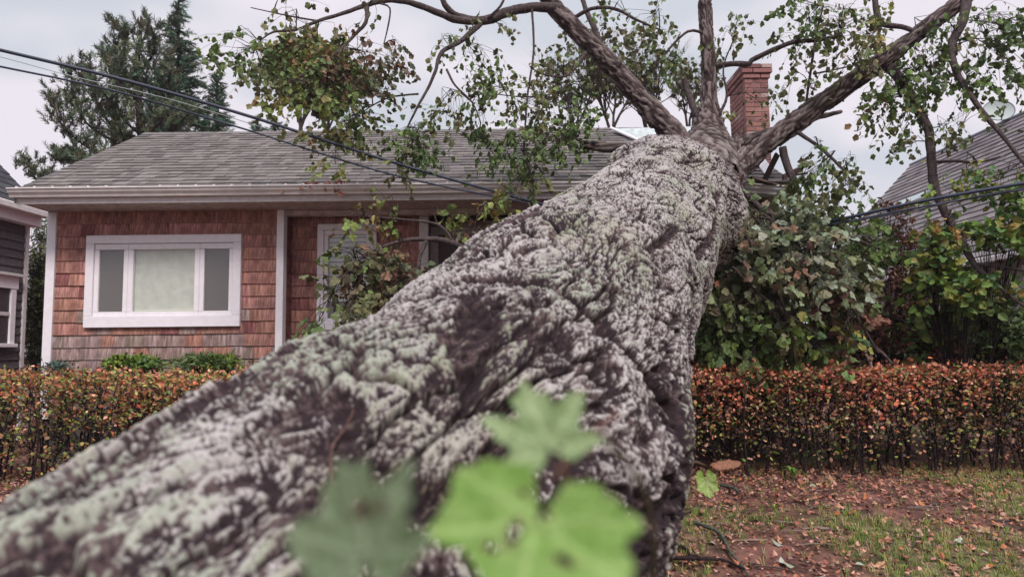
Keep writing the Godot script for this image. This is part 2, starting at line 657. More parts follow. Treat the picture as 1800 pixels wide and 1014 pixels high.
func build_trunk(parent: Node) -> void:
	var ax := trunk_axes()
	var d: Vector3 = ax[0]
	var e1: Vector3 = -ax[1]
	var e2 := d.cross(e1)
	var ts := PackedFloat32Array()
	var t := -2.4
	while t < 0.45:
		ts.append(t)
		t += 0.025
	while t < 7.99:
		ts.append(t)
		t += clampf(0.0032 * t, 0.003, 0.0095)
	ts.append(8.0)
	var cols := 500
	var plate := cells(5)
	var crack := cells(31)
	var knob := cells(47)
	var lump := FastNoiseLite.new()
	lump.frequency = 1.0
	lump.seed = 9
	lump.fractal_type = FastNoiseLite.FRACTAL_FBM
	lump.fractal_octaves = 2
	var wide := FastNoiseLite.new()
	wide.frequency = 1.0
	wide.seed = 14
	wide.fractal_type = FastNoiseLite.FRACTAL_NONE
	# swellings: [along, round (m), reach along, reach round, height]
	var bumps := [
		[1.72, 0.05, 0.30, 0.42, 0.085], [2.15, 0.66, 0.45, 0.28, 0.085], [1.6, 0.62, 0.3, 0.25, 0.05], [1.2, -0.66, 0.3, 0.3, 0.04], [2.9, -0.55, 0.5, 0.3, 0.03],
		[3.4, 0.68, 0.75, 0.36, -0.075], [4.6, 0.3, 0.6, 0.4, 0.03], [5.6, -0.35, 0.5, 0.4, 0.03], [7.0, 0.75, 0.35, 0.4, 0.10], [7.1, -0.6, 0.4, 0.35, 0.05]]
	# knots: [along, round, size]
	var knots := [[1.62, 0.10, 0.12], [1.22, -0.60, 0.07], [2.9, -0.25, 0.10], [1.32, 0.30, 0.10], [4.1, -0.3, 0.10], [5.3, 0.2, 0.09], [3.4, 0.42, 0.10]]
	# long furrows: [along, round, along, round, width, depth]
	var cuts := [
		[2.06, -0.42, 2.12, -0.12, 0.030, 0.050], [2.12, -0.12, 2.04, 0.22, 0.032, 0.060], [2.04, 0.22, 2.2, 0.46, 0.035, 0.075], [2.2, 0.46, 1.9, 0.72, 0.030, 0.055],
		[1.95, -0.30, 1.45, -0.16, 0.026, 0.045], [1.80, -0.20, 1.30, -0.07, 0.022, 0.040], [1.40, 0.16, 1.05, 0.05, 0.035, 0.055], [1.05, 0.05, 0.85, -0.05, 0.03, 0.05], [1.35, 0.36, 0.95, 0.30, 0.03, 0.05],
		[1.60, 0.48, 1.25, 0.52, 0.04, 0.06], [1.85, 0.55, 1.6, 0.48, 0.035, 0.05], [3.1, 0.05, 3.9, 0.12, 0.024, 0.035], [3.9, 0.30, 5.4, 0.42, 0.03, 0.05], [5.2, 0.40, 6.4, 0.30, 0.028, 0.045], [4.4, 0.60, 5.0, 0.34, 0.024, 0.04],
		[6.0, -0.15, 6.7, 0.0, 0.026, 0.04], [2.6, -0.62, 3.6, -0.5, 0.03, 0.04], [1.0, -0.72, 1.9, -0.62, 0.03, 0.045], [0.8, -0.55, 1.5, -0.48, 0.026, 0.04], [5.1, -0.1, 5.35, 0.35, 0.022, 0.035]]
	var s := Shape.new()
	var g := PackedVector3Array()
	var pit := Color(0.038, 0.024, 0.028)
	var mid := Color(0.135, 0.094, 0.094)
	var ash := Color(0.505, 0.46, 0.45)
	var moss := Color(0.39, 0.41, 0.335)
	var olive := Color(0.23, 0.24, 0.10)
	for tt in ts:
		var R0 := trunk_radius(tt)
		var axis: Vector3 = EYE + ax[1] * TRUNK_P + d * tt
		axis += e2 * (0.03 * sin(tt * 0.9) - 0.055 * smoothstep(2.6, 1.3, tt) - 0.02 * smoothstep(4.0, 2.6, tt)) + e1 * 0.02 * sin(tt * 1.3 + 1.0)
		var fork: float = smoothstep(7.0, 7.7, tt)
		var rel: float = lerpf(0.62, 0.46, smoothstep(2.2, 4.6, tt))
		var far: float = smoothstep(2.5, 5.0, tt)
		var live := []
		for c in cuts:
			if tt > minf(c[0], c[2]) - 0.12 and tt < maxf(c[0], c[2]) + 0.12:
				live.append(c)
		for j in cols + 1:
			var w := TAU * (j % cols) / cols
			var a := w - 0.5 * sin(w)
			var av := a if a <= PI else a - TAU
			var arc := av * TRUNK_R
			var ca := cos(a)
			var sa := sin(a)
			var qx := ca * TRUNK_R
			var qy := sa * TRUNK_R
			var w1 := wide.get_noise_3d(tt * 1.3, qx * 2.2, qy * 2.2)
			var w2 := wide.get_noise_3d(tt * 1.3 + 40.0, qx * 2.2, qy * 2.2)
			var w3 := wide.get_noise_3d(tt * 7.0 + 20.0, qx * 9.0, qy * 9.0)
			var wt := tt + w1 * 0.16 + w3 * 0.030
			var wx := qx + w2 * 0.07 + w3 * 0.014
			var wy := qy - w2 * 0.07 + w1 * 0.05 + w3 * 0.014
			var swell := 0.0
			for b in bumps:
				var da: float = (tt - b[0]) / b[2]
				var dr: float = (arc - b[1]) / b[3]
				var q: float = da * da + dr * dr
				if q < 6.0:
					swell += b[4] * exp(-q)
			var ring := 0.0
			for kn in knots:
				var da: float = tt - kn[0]
				var dr: float = arc - kn[1]
				if absf(da) < 0.45 and absf(dr) < 0.45:
					var q: float = sqrt(da * da * 0.6 + dr * dr) / kn[2] + w1 * 0.6 + w3 * 0.25
					var near: float = exp(-q * q * 0.45)
					ring += (0.014 * cos(q * 4.6) - 0.03 * exp(-q * q * 2.5)) * near
					wt += dr * near * 0.9
					wx += da * near * 0.3
			var cut := 0.0
			for c in live:
				var px: float = tt + w3 * 0.035 - c[0]
				var py: float = arc + w3 * 0.02 - c[1]
				var lx: float = c[2] - c[0]
				var ly: float = c[3] - c[1]
				var f: float = clampf((px * lx + py * ly) / (lx * lx + ly * ly), 0.0, 1.0)
				var dd: float = (px - lx * f) * (px - lx * f) + (py - ly * f) * (py - ly * f)
				cut = maxf(cut, 0.72 * c[5] * exp(-dd / (1.5 * c[4] * c[4] * (0.35 + 0.65 * sin(f * PI)))))
			var l1 := lerpf(lump.get_noise_3d(wt * 10.0, wx * 32.0, wy * 32.0), lump.get_noise_3d(wt * 14.0, wx * 20.0, wy * 20.0), far)
			var f1: float = plate.get_noise_3d(wt * 2.6, wx * 8.5, wy * 8.5) + 1.0
			var f2: float = crack.get_noise_3d(wt * 6.5, wx * 18.0, wy * 18.0) + 1.0
			var f3: float = knob.get_noise_3d(wt * 24.0 + l1 * 0.5, wx * 40.0 + l1 * 0.6, wy * 40.0) + 1.0
			var h1: float = smoothstep(0.0, 0.14, f1)
			var h2: float = smoothstep(0.01, 0.17, f2)
			var h3: float = smoothstep(0.02, 0.30, f3)
			var l2 := lump.get_noise_3d(wt * 40.0, wx * 88.0, wy * 88.0)
			var l3 := wide.get_noise_3d(tt * 95.0, qx * 130.0, qy * 130.0)
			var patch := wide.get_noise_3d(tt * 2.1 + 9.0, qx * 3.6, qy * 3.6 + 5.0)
			var deep: float = clampf(0.8 + 0.9 * wide.get_noise_3d(tt * 1.7 + 70.0, qx * 2.7, qy * 2.7), 0.25, 1.4)
			var crush: float = clampf(0.75 + 0.8 * wide.get_noise_3d(tt * 1.9 + 110.0, qx * 3.1, qy * 3.1), 0.2, 1.3)
			var h := 0.046 * rel * deep * (h1 - 0.85) + 0.020 * rel * crush * (h2 - 0.7) + 0.0052 * rel * (h3 - 0.6) + 0.008 * l1 + 0.0034 * l2 + 0.0008 * l3 + ring - cut
			h += 0.02 * w1 + 0.016 * patch
			h *= 1.0 - 0.3 * fork
			g.append(axis + (e1 * ca + e2 * sa) * (R0 * (1.0 + fork * (0.05 * sin(a * 3.0 + 1.0) + 0.11 * w3 + 0.10 * w2)) + swell + h))
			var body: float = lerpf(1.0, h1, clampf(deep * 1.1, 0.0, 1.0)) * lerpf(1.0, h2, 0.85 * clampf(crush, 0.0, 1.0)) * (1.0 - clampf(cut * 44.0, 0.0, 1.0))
			var cover_shade: float = 0.10 * far - 0.24 * smoothstep(0.10, 0.62, arc) * (1.0 - far) + 0.22 * patch - 0.04  # lichen cover, with shade on the near right side painted in as darker bark
			var tone: float = body * (0.42 + 0.16 * h3) + lerpf(0.50, 0.60, far) * l1 + 0.66 * l2 + 0.30 * l3 + ring * 5.0 + cover_shade
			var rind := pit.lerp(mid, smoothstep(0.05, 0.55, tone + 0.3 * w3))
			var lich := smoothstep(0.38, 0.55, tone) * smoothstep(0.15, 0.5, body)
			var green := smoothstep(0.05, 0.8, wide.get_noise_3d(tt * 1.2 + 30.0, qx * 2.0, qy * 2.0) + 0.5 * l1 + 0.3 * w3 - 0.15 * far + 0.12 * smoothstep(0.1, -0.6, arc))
			var col := rind.lerp(ash.lerp(moss, green), lich)
			var mo := smoothstep(0.20, 0.6, wide.get_noise_3d(tt * 0.9 + 60.0, qx * 1.8, qy * 1.8) + 0.5 * l1 + 0.2 * smoothstep(2.0, 0.7, tt)) * smoothstep(0.3, 0.6, tone)
			col = col.lerp(olive, mo * 0.3)
			col = col.lerp(mid, clampf(fork * 1.1 + 0.5 * l1 * fork + 0.4 * w3 * fork, 0.0, 0.85))
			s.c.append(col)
			s.t.append(Vector2(float(j) / cols, tt))
	weave(s, g, ts.size(), cols + 1)
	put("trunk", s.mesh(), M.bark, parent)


func branches(parent: Node, all: Array, anchors: PackedVector3Array, sides := 7) -> void:
	for rows in all:
		var s := Shape.new()
		s.tint = Color(0.145, 0.108, 0.106)
		var slim := []
		for r in rows:
			slim.append([r[0], r[1], r[2], r[3] * 0.78])
		stick(s, slim, sides, 0.06)
		put("branch", s.mesh(), M.twig, parent)
		var tr := trace(rows)
		var b := bend(tr[0], tr[1], 0.3)
		anchors.append_array(b[0])


func fallen_tree() -> void:
	ridge_noise.noise_type = FastNoiseLite.TYPE_CELLULAR
	ridge_noise.cellular_return_type = FastNoiseLite.RETURN_DISTANCE2_SUB
	ridge_noise.fractal_type = FastNoiseLite.FRACTAL_NONE
	ridge_noise.frequency = 1.0
	soft_noise.frequency = 1.0
	soft_noise.fractal_octaves = 2
	var tree := thing("fallen_tree", "huge fallen tree with thick lichen-grey bark leaning across the hedge on to the house roof", "tree")
	build_trunk(tree)
	var anchors := PackedVector3Array()
	# the limb that leans left and the boughs it carries
	var left := limb("limb", tree, [[1215, 300, 7.25, 37.0], [1190, 245, 7.45, 23.0], [1150, 200, 7.55, 19.3], [1110, 155, 7.6, 17.7], [1060, 100, 7.65, 17.0], [1010, 50, 7.7, 16.3], [972, 8, 7.75, 16.3], [945, -45, 7.8, 14.0], [930, -110, 7.9, 11.9]])
	branches(left, [
		[[985, 14, 7.7, 13], [940, 12, 7.65, 11], [895, 20, 7.6, 12], [850, 36, 7.5, 11], [805, 28, 7.4, 8], [782, 8, 7.3, 7], [770, -30, 7.3, 6]],
		[[848, 36, 7.5, 9], [805, 35, 7.3, 9], [765, 20, 7.2, 8], [720, 4, 7.1, 7], [680, 0, 7.0, 6.5], [640, 10, 6.9, 5.5], [600, 24, 6.8, 4.5], [560, 36, 6.7, 4], [520, 52, 6.6, 3], [480, 56, 6.6, 2.5], [458, 70, 6.6, 1.5]],
		[[846, 40, 7.5, 7], [810, 72, 7.3, 6], [776, 92, 7.2, 5], [765, 125, 7.1, 4], [752, 155, 7.1, 3.5], [735, 185, 7.0, 3], [715, 225, 7.0, 2]],
		[[645, 12, 6.9, 5], [642, 40, 6.8, 4.5], [622, 62, 6.8, 4], [595, 90, 6.7, 3], [555, 118, 6.7, 2.5], [512, 142, 6.6, 1.5]],
		[[560, 37, 6.7, 2.5], [520, 30, 6.7, 2], [480, 22, 6.6, 1.5], [440, 13, 6.6, 1]],
		[[668, 6, 6.95, 2.5], [685, 14, 6.9, 2], [682, 45, 6.9, 2], [674, 78, 6.9, 1.2]],
		[[1056, 85, 7.65, 9], [1045, 50, 7.8, 7], [1032, 22, 7.9, 6], [1018, -20, 8.0, 5]],
		[[1008, 32, 7.7, 5], [1040, 15, 7.6, 4.5], [1080, 15, 7.6, 4], [1120, 35, 7.6, 3], [1160, 52, 7.6, 2]],
		[[1030, 92, 7.6, 5], [1010, 120, 7.5, 4], [990, 135, 7.4, 3], [955, 130, 7.3, 2], [935, 120, 7.3, 1.5]],
		[[935, 16, 7.6, 3], [938, 90, 7.5, 2.5], [927, 170, 7.4, 2.5], [922, 250, 7.3, 2], [920, 320, 7.25, 1.2]],
		[[785, 122, 7.1, 3], [800, 150, 7.0, 2.5], [830, 180, 7.0, 2], [845, 215, 6.9, 1.2]],
		[[735, 165, 7.05, 2.5], [690, 170, 6.9, 2], [655, 185, 6.8, 1.6], [620, 210, 6.7, 1]],
		[[998, 150, 7.4, 2.5], [970, 165, 7.3, 2], [920, 170, 7.2, 1.6], [870, 165, 7.1, 1]],
		[[850, 38, 7.5, 4], [880, 10, 7.4, 3], [895, -30, 7.4, 2]]], anchors)
	# the limb that stands straight up
	var mid := limb("limb", tree, [[1240, 320, 7.15, 66], [1243, 262, 7.4, 46], [1245, 225, 7.5, 27], [1246, 170, 7.6, 14.0], [1247, 120, 7.65, 13.3], [1243, 70, 7.7, 12.6], [1240, 10, 7.75, 11.9], [1237, -60, 7.8, 10.3], [1230, -140, 7.9, 8.2]])
	branches(mid, [
		[[1258, 116, 7.6, 7], [1285, 112, 7.5, 6.5], [1318, 112, 7.4, 7], [1322, 106, 7.4, 6], [1350, 92, 7.3, 6], [1395, 74, 7.2, 5.5], [1440, 70, 7.15, 5], [1482, 62, 7.1, 4]],
		[[1235, 220, 7.5, 10], [1218, 185, 7.6, 8], [1206, 150, 7.7, 7], [1203, 138, 7.7, 6]],
		[[1240, 60, 7.7, 4], [1210, 55, 7.6, 3], [1170, 95, 7.6, 2.5], [1160, 130, 7.6, 1.5]],
		[[1262, 205, 7.5, 4], [1278, 170, 7.5, 3], [1272, 120, 7.5, 2], [1290, 70, 7.5, 1.2]]], anchors)
	# the limb that leans right
	var right := limb("limb", tree, [[1262, 330, 7.15, 40.6], [1305, 288, 7.3, 22.2], [1345, 255, 7.35, 19.3], [1390, 222, 7.35, 18.5], [1440, 185, 7.3, 17.7], [1490, 150, 7.25, 17.0], [1540, 114, 7.2, 16.3], [1590, 78, 7.15, 14.8], [1640, 40, 7.1, 14.0], [1692, 0, 7.05, 13.3], [1745, -45, 7.0, 11.9]])
	branches(right, [
		[[1560, 112, 7.2, 13], [1590, 148, 7.1, 12], [1612, 190, 7.0, 11], [1632, 225, 6.95, 10], [1638, 275, 6.9, 10], [1643, 325, 6.85, 10], [1663, 375, 6.8, 9], [1690, 420, 6.75, 8], [1712, 462, 6.7, 7], [1745, 495, 6.6, 5], [1810, 545, 6.5, 3]],
		[[1702, -15, 7.0, 12], [1694, 35, 6.9, 11], [1674, 80, 6.8, 9], [1680, 120, 6.7, 8], [1702, 160, 6.6, 6], [1735, 205, 6.5, 6], [1765, 240, 6.4, 5], [1800, 285, 6.3, 4], [1840, 330, 6.2, 3]],
		[[1376, 258, 7.3, 9], [1384, 290, 7.3, 9], [1400, 330, 7.2, 8], [1398, 380, 7.1, 6], [1402, 440, 7.0, 4]],
		[[1402, 232, 7.3, 5], [1440, 258, 7.2, 4], [1480, 295, 7.1, 3], [1505, 330, 7.0, 2]],
		[[1536, -30, 7.3, 7], [1542, 20, 7.25, 7], [1552, 42, 7.2, 7], [1586, 47, 7.15, 6], [1615, 58, 7.1, 5]],
		[[1418, 178, 7.2, 3], [1428, 110, 7.1, 3], [1436, 60, 7.1, 2.5], [1448, 10, 7.0, 2]],
		[[1430, 130, 7.1, 2], [1460, 124, 7.0, 2], [1500, 115, 7.0, 1.5]],
		[[1640, 285, 6.9, 4], [1680, 283, 6.8, 3.5], [1720, 285, 6.7, 3], [1760, 275, 6.6, 2]],
		[[1714, 465, 6.7, 5], [1760, 468, 6.6, 4], [1810, 478, 6.5, 3]]], anchors)
	limb("limb", tree, [[1238, 330, 7.1, 30], [1268, 290, 7.3, 26], [1285, 262, 7.45, 17], [1292, 246, 7.55, 9], [1296, 238, 7.6, 3]], 30, 0.02)
	# short boughs at the crotch
	var low := limb("limb", tree, [[1225, 275, 7.5, 16], [1170, 268, 7.55, 12], [1110, 262, 7.6, 10], [1060, 258, 7.65, 9], [1020, 254, 7.65, 8]], 24, 0.03)
	branches(low, [[[1030, 254, 7.65, 3], [1000, 240, 7.5, 2], [970, 250, 7.4, 1.5]]], anchors)
	var back := limb("limb", tree, [[1280, 262, 7.45, 12], [1310, 246, 7.6, 10], [1345, 236, 7.7, 9], [1385, 224, 7.8, 8], [1430, 208, 7.9, 6], [1480, 196, 8.0, 3]], 20, 0.03)
	# leaves
	var stems := Shape.new()
	stems.tint = Color(0.075, 0.055, 0.055)
	var leaves := []
	sprays([
		[440, 85, 64, 34, 6.6, 28, GREENS], [410, 95, 34, 18, 6.6, 10, GREENS], [520, 36, 40, 20, 6.6, 7, OLIVE], [470, 125, 55, 25, 6.6, 18, OLIVE], [560, 75, 60, 35, 6.7, 8, OLIVE],
		[640, 105, 66, 48, 6.8, 28, TURNED], [600, 150, 88, 56, 6.7, 28, GREENS], [555, 190, 84, 36, 6.7, 24, YELLOWED], [510, 165, 60, 32, 6.6, 15, YELLOWED], [655, 155, 50, 60, 6.8, 26, TURNED], [620, 190, 50, 50, 6.8, 14, GREENS], [610, 215, 70, 26, 6.7, 26, OLIVE],
		[690, 100, 28, 40, 6.9, 14, TURNED], [600, 245, 60, 20, 6.7, 12, YELLOWED], [590, 285, 30, 14, 6.6, 6, YELLOWED],
		[725, 240, 45, 30, 7.0, 26, GREENS], [705, 280, 22, 38, 6.9, 12, OLIVE], [790, 195, 48, 34, 7.0, 22, OLIVE], [745, 265, 40, 25, 7.0, 14, GREENS], [850, 110, 40, 25, 7.1, 16, GREENS], [880, 145, 55, 35, 7.2, 24, OLIVE],
		[850, 185, 40, 50, 7.0, 14, GREENS], [940, 190, 60, 58, 7.3, 44, OLIVE], [985, 235, 60, 48, 7.4, 46, GREENS], [920, 255, 60, 44, 7.3, 40, GREENS], [930, 305, 34, 30, 7.2, 18, OLIVE], [1010, 190, 40, 50, 7.4, 16, GREENS], [870, 265, 40, 30, 7.1, 12, GREENS],
		[1020, 190, 38, 50, 7.4, 16, GREENS], [985, 130, 40, 40, 7.4, 10, OLIVE], [790, 75, 40, 30, 7.2, 6, OLIVE], [830, 55, 30, 20, 7.3, 5, OLIVE], [885, 40, 30, 15, 7.5, 5, OLIVE],
		[1150, 30, 55, 30, 7.6, 16, OLIVE], [1130, 85, 45, 40, 7.7, 9, OLIVE], [1185, 100, 26, 44, 7.7, 8, GREENS], [1100, 20, 50, 18, 7.6, 4, GREENS], [650, 5, 60, 8, 6.9, 4, OLIVE], [500, 5, 50, 6, 6.6, 3, OLIVE],
		[1290, 60, 26, 28, 7.5, 12, OLIVE], [1300, 25, 30, 18, 7.5, 3, OLIVE], [1270, 200, 14, 40, 7.5, 4, YELLOWED],
		[1420, 25, 60, 28, 7.1, 34, GREENS], [1480, 40, 60, 38, 7.1, 36, OLIVE], [1530, 55, 50, 36, 7.1, 30, YELLOWED], [1400, 85, 40, 40, 7.1, 10, OLIVE], [1500, 105, 46, 26, 7.0, 18, OLIVE], [1430, 150, 36, 26, 7.1, 8, OLIVE],
		[1580, 150, 60, 42, 7.0, 44, GREENS], [1560, 185, 42, 26, 7.0, 20, YELLOWED], [1640, 120, 52, 44, 6.9, 30, GREENS], [1620, 85, 40, 20, 7.0, 14, OLIVE], [1680, 40, 30, 50, 6.8, 12, OLIVE], [1735, 45, 52, 42, 6.8, 34, GREENS], [1770, 110, 40, 46, 6.7, 24, GREENS], [1710, 140, 40, 34, 6.7, 14, GREENS], [1780, 40, 26, 30, 6.7, 14, GREENS],
		[1585, 215, 26, 22, 7.0, 7, GREENS], [1600, 250, 36, 14, 6.9, 7, OLIVE], [1690, 215, 50, 20, 6.7, 8, OLIVE], [1660, 225, 30, 14, 6.8, 6, OLIVE], [1630, 40, 40, 22, 7.0, 10, GREENS],
		[1370, 165, 36, 36, 7.3, 7, OLIVE], [1340, 170, 20, 40, 7.4, 4, OLIVE], [1440, 240, 20, 18, 7.2, 4, GREENS],
		[1440, 300, 42, 28, 7.1, 22, GREENS], [1485, 320, 34, 26, 7.0, 16, OLIVE], [1410, 305, 26, 40, 7.1, 10, OLIVE], [1515, 335, 16, 12, 7.0, 4, GREENS], [1490, 280, 18, 14, 7.1, 4, GREENS],
		[1645, 335, 26, 26, 6.8, 8, VINE], [1700, 305, 40, 24, 6.7, 14, VINE], [1760, 305, 36, 24, 6.5, 14, VINE], [1660, 395, 20, 16, 6.8, 8, [Color(0.42, 0.20, 0.09), Color(0.35, 0.24, 0.08)]]],
		anchors, 0.064, stems, leaves, 0.6, 0.0034, 5, 0.22)
	stuff(put("twigs", stems.mesh(), M.twig, tree))
	split_leaves("foliage", tree, leaves, [lobed_leaf(5, 0.42, 0.28, 14, 0.18), lobed_leaf(5, 0.36, 0.5, 12, -0.2), lobed_leaf(3, 0.35, 0.2, 10, 0.3)], M.leaf)


# a broken bough hanging beside the trunk; its nearest leaves are single parts, the others one mass
func broken_bough(label: String, group: String, wood: Array, spots: Array, size: float, singles: int, tint: Color) -> Node3D:
	var t := thing("broken_bough", label, "branch", group)
	var anchors := PackedVector3Array()
	branches(t, wood, anchors, 7)
	var stems := Shape.new()
	stems.tint = tint
	var leaves := []
	sprays(spots, anchors, size, stems, leaves, 0.4, 0.0055, 6, 0.26)
	stuff(put("twigs", stems.mesh(), M.twig, t))
	leaves.sort_custom(func(a, b): return a[0].origin.distance_squared_to(EYE) < b[0].origin.distance_squared_to(EYE))
	var kinds := [lobed_leaf(5, 0.40, 0.25, 18, 0.2), lobed_leaf(5, 0.34, 0.45, 16, -0.25), lobed_leaf(3, 0.3, 0.15, 16, 0.3)]
	var coats := {}
	for k in mini(singles, leaves.size()):
		var c: Color = leaves[k][1]
		var key := "%d %d" % [int(c.g * 60.0), int(c.r * 60.0)]
		if not coats.has(key):
			coats[key] = M.leaf.duplicate()
			coats[key].vertex_color_use_as_albedo = false
			coats[key].albedo_color = lin(c.r, c.g, c.b)
		put("leaf", kinds[k % 3], coats[key], t, leaves[k][0])
	split_leaves("foliage", t, leaves.slice(singles), kinds, M.leaf)
	return t


func boughs() -> void:
	broken_bough("broken leafy bough with silvery drooping leaves hanging right of the trunk above the hedge", "", [
		[[1300, 330, 6.9, 8], [1340, 370, 6.9, 7], [1390, 430, 6.9, 6], [1430, 500, 6.9, 5], [1460, 560, 6.9, 4], [1480, 630, 7.0, 3]],
		[[1300, 400, 6.6, 4], [1350, 470, 6.6, 4], [1385, 560, 6.6, 3], [1400, 640, 6.7, 3]],
		[[1420, 380, 6.6, 4], [1470, 450, 6.6, 3], [1500, 540, 6.7, 3], [1545, 620, 6.8, 2]],
		[[1290, 470, 6.6, 3], [1340, 520, 6.6, 3], [1440, 590, 6.6, 2]],
		[[1340, 370, 6.9, 5], [1420, 400, 6.8, 4], [1500, 420, 6.8, 3], [1555, 440, 6.8, 2]],
		[[1310, 350, 6.9, 5], [1310, 440, 6.8, 4], [1320, 520, 6.8, 4], [1350, 600, 6.8, 3]]],
		[[1340, 400, 56, 48, 6.8, 50, SILVER], [1400, 420, 56, 50, 6.8, 56, SILVER], [1350, 480, 62, 55, 6.8, 60, SILVER], [1440, 470, 62, 55, 6.8, 60, SILVER], [1480, 415, 56, 38, 7.1, 40, GREENS], [1410, 365, 50, 30, 7.1, 24, OLIVE], [1530, 420, 30, 32, 7.1, 16, GREENS],
		[1290, 560, 50, 60, 6.9, 40, GREENS], [1370, 560, 60, 60, 7.0, 46, VINE], [1450, 560, 50, 60, 7.0, 40, VINE], [1260, 600, 28, 40, 7.0, 18, DEEP], [1330, 620, 80, 30, 7.0, 30, DEEP], [1430, 620, 60, 30, 7.0, 24, DEEP], [1500, 480, 34, 40, 7.0, 20, OLIVE], [1490, 550, 40, 50, 6.8, 26, BROWNED], [1350, 440, 90, 60, 6.7, 10, BROWNED], [1270, 500, 26, 50, 6.8, 12, SILVER], [1420, 500, 60, 60, 6.7, 16, SILVER], [1310, 460, 26, 60, 7.1, 20, DEEP]],
		0.09, 230, Color(0.20, 0.165, 0.14))
	broken_bough("broken leafy bough lying against the house porch left of the trunk", "", [
		[[830, 445, 6.9, 7], [790, 425, 6.9, 7], [750, 420, 6.9, 6], [700, 425, 6.8, 4], [640, 450, 6.7, 3], [590, 500, 6.6, 2]],
		[[750, 421, 6.9, 5], [738, 450, 6.85, 5], [732, 490, 6.8, 4], [722, 540, 6.8, 3]],
		[[800, 430, 6.9, 3], [770, 395, 6.9, 3], [700, 385, 6.9, 2.5], [640, 380, 6.8, 2]],
		[[860, 430, 6.6, 4], [820, 450, 6.6, 3], [780, 480, 6.6, 2]]],
		[[640, 385, 38, 18, 6.8, 9, YELLOWED], [690, 355, 40, 10, 6.9, 3, YELLOWED], [625, 445, 34, 30, 6.7, 12, OLIVE], [665, 475, 48, 36, 6.7, 24, TURNED], [622, 500, 40, 40, 6.7, 24, OLIVE], [690, 505, 46, 40, 6.7, 26, TURNED], [650, 548, 58, 32, 6.6, 26, OLIVE], [560, 562, 30, 14, 6.5, 8, GREENS], [725, 480, 30, 34, 6.8, 9, OLIVE],
		[770, 360, 40, 14, 7.0, 4, YELLOWED], [860, 372, 46, 24, 6.9, 14, YELLOWED], [830, 400, 40, 14, 6.9, 4, TURNED], [700, 430, 30, 16, 6.8, 4, GREENS]],
		0.078, 230, Color(0.10, 0.065, 0.058))


# ---------------------------------------------------------------- the shingled house
const WALL_Z := 8.2
const PORCH_Z := 8.5


func shingle_mesh(w: float, h: float, u: float) -> ArrayMesh:
	var s := Shape.new()
	var a := Vector3(0, 0, 0.021)
	var b := Vector3(w, 0, 0.021)
	var c := Vector3(w, h, 0.004)
	var d := Vector3(0, h, 0.004)
	var k := Vector3(0, 0, 1)
	s.quad(a, b, c, d, Vector2(u, 0), Vector2(u + w * 1.7, h * 0.9))
	s.quad(a - k * 0.020, b - k * 0.020, b, a, Vector2(u, 0), Vector2(u + w, 0.02))
	s.quad(d - k * 0.003, a - k * 0.020, a, d, Vector2(u, 0), Vector2(u + 0.02, h))
	s.quad(b - k * 0.020, c - k * 0.003, c, b, Vector2(u, 0), Vector2(u + 0.02, h))
	s.quad(d, c, c - k * 0.003, d - k * 0.003)
	return s.mesh()


func cedar_grain(seed_: int) -> ImageTexture:
	var im := Image.create(256, 256, false, Image.FORMAT_RGB8)
	var fn := FastNoiseLite.new()
	fn.seed = seed_
	fn.frequency = 1.0
	fn.fractal_octaves = 3
	for y in 256:
		for x in 256:
			var g := fn.get_noise_2d(x * 0.09, y * 0.010)
			var f := fn.get_noise_2d(x * 0.45 + 90.0, y * 0.025)
			var q := fn.get_noise_2d(x * 0.025 + 40.0, y * 0.025)
			var k: float = clampf(0.82 + 0.20 * g + 0.10 * f + 0.22 * q, 0.4, 1.0)
			im.set_pixel(x, y, Color(k, k * (0.97 + 0.05 * g), k * (0.96 + 0.08 * g)))
	return ImageTexture.create_from_image(im)


func shingled_wall(house: Node, x0: float, x1: float, y0: float, y1: float, z: float, expo: float, holes: Array, from_y := -9.0) -> void:
	var bs := Shape.new()
	bs.box(Vector3(x0, y0, -z - 0.19), Vector3(x1, y1, -z - 0.085))
	var wall := put("wall", bs.mesh(), M.backing, house)
	var k := 0
	var y := y1 - expo
	while y > y0 - 0.02:
		if y > from_y:
			var runs := [[x0, x1]]
			for hole in holes:
				if y + expo * 0.5 > hole[2] and y + expo * 0.5 < hole[3]:
					var cut := []
					for r in runs:
						if hole[0] > r[0] and hole[1] < r[1]:
							cut.append_array([[r[0], hole[0]], [hole[1], r[1]]])
						elif hole[0] > r[0] and hole[0] < r[1]:
							cut.append([r[0], hole[0]])
						elif hole[1] > r[0] and hole[1] < r[1]:
							cut.append([hole[1], r[1]])
						else:
							cut.append(r)
					runs = cut
			for r in runs:
				var x: float = r[0]
				while x < r[1] - 0.005:
					var n := rng.randi() % 9
					var w: float = 0.12 + 0.02 * n
					if x + w > r[1] - 0.05:
						w = r[1] - x
					var low: float = clampf((1.95 - y) / 0.9 + 0.9 * soft_noise.get_noise_2d(x * 1.6, y * 2.5) + rnd(-0.25, 0.25), 0.0, 1.0)
					var pickd: int = rng.randi() % 9 if rng.randf() > low * 0.85 else 9 + rng.randi() % 7
					var o := put("shingle", M.shingle_mesh[n], M.shingle[pickd], wall)
					o.transform = Transform3D(Basis(Vector3.BACK, rnd(-0.006, 0.006)).scaled(Vector3((w - 0.0025) / (0.12 + 0.02 * n), expo / 0.145, rnd(0.9, 1.25))), Vector3(x + 0.0015, y + rnd(-0.003, 0.003), -z - 0.018))
					x += w
		y -= expo
		k += 1


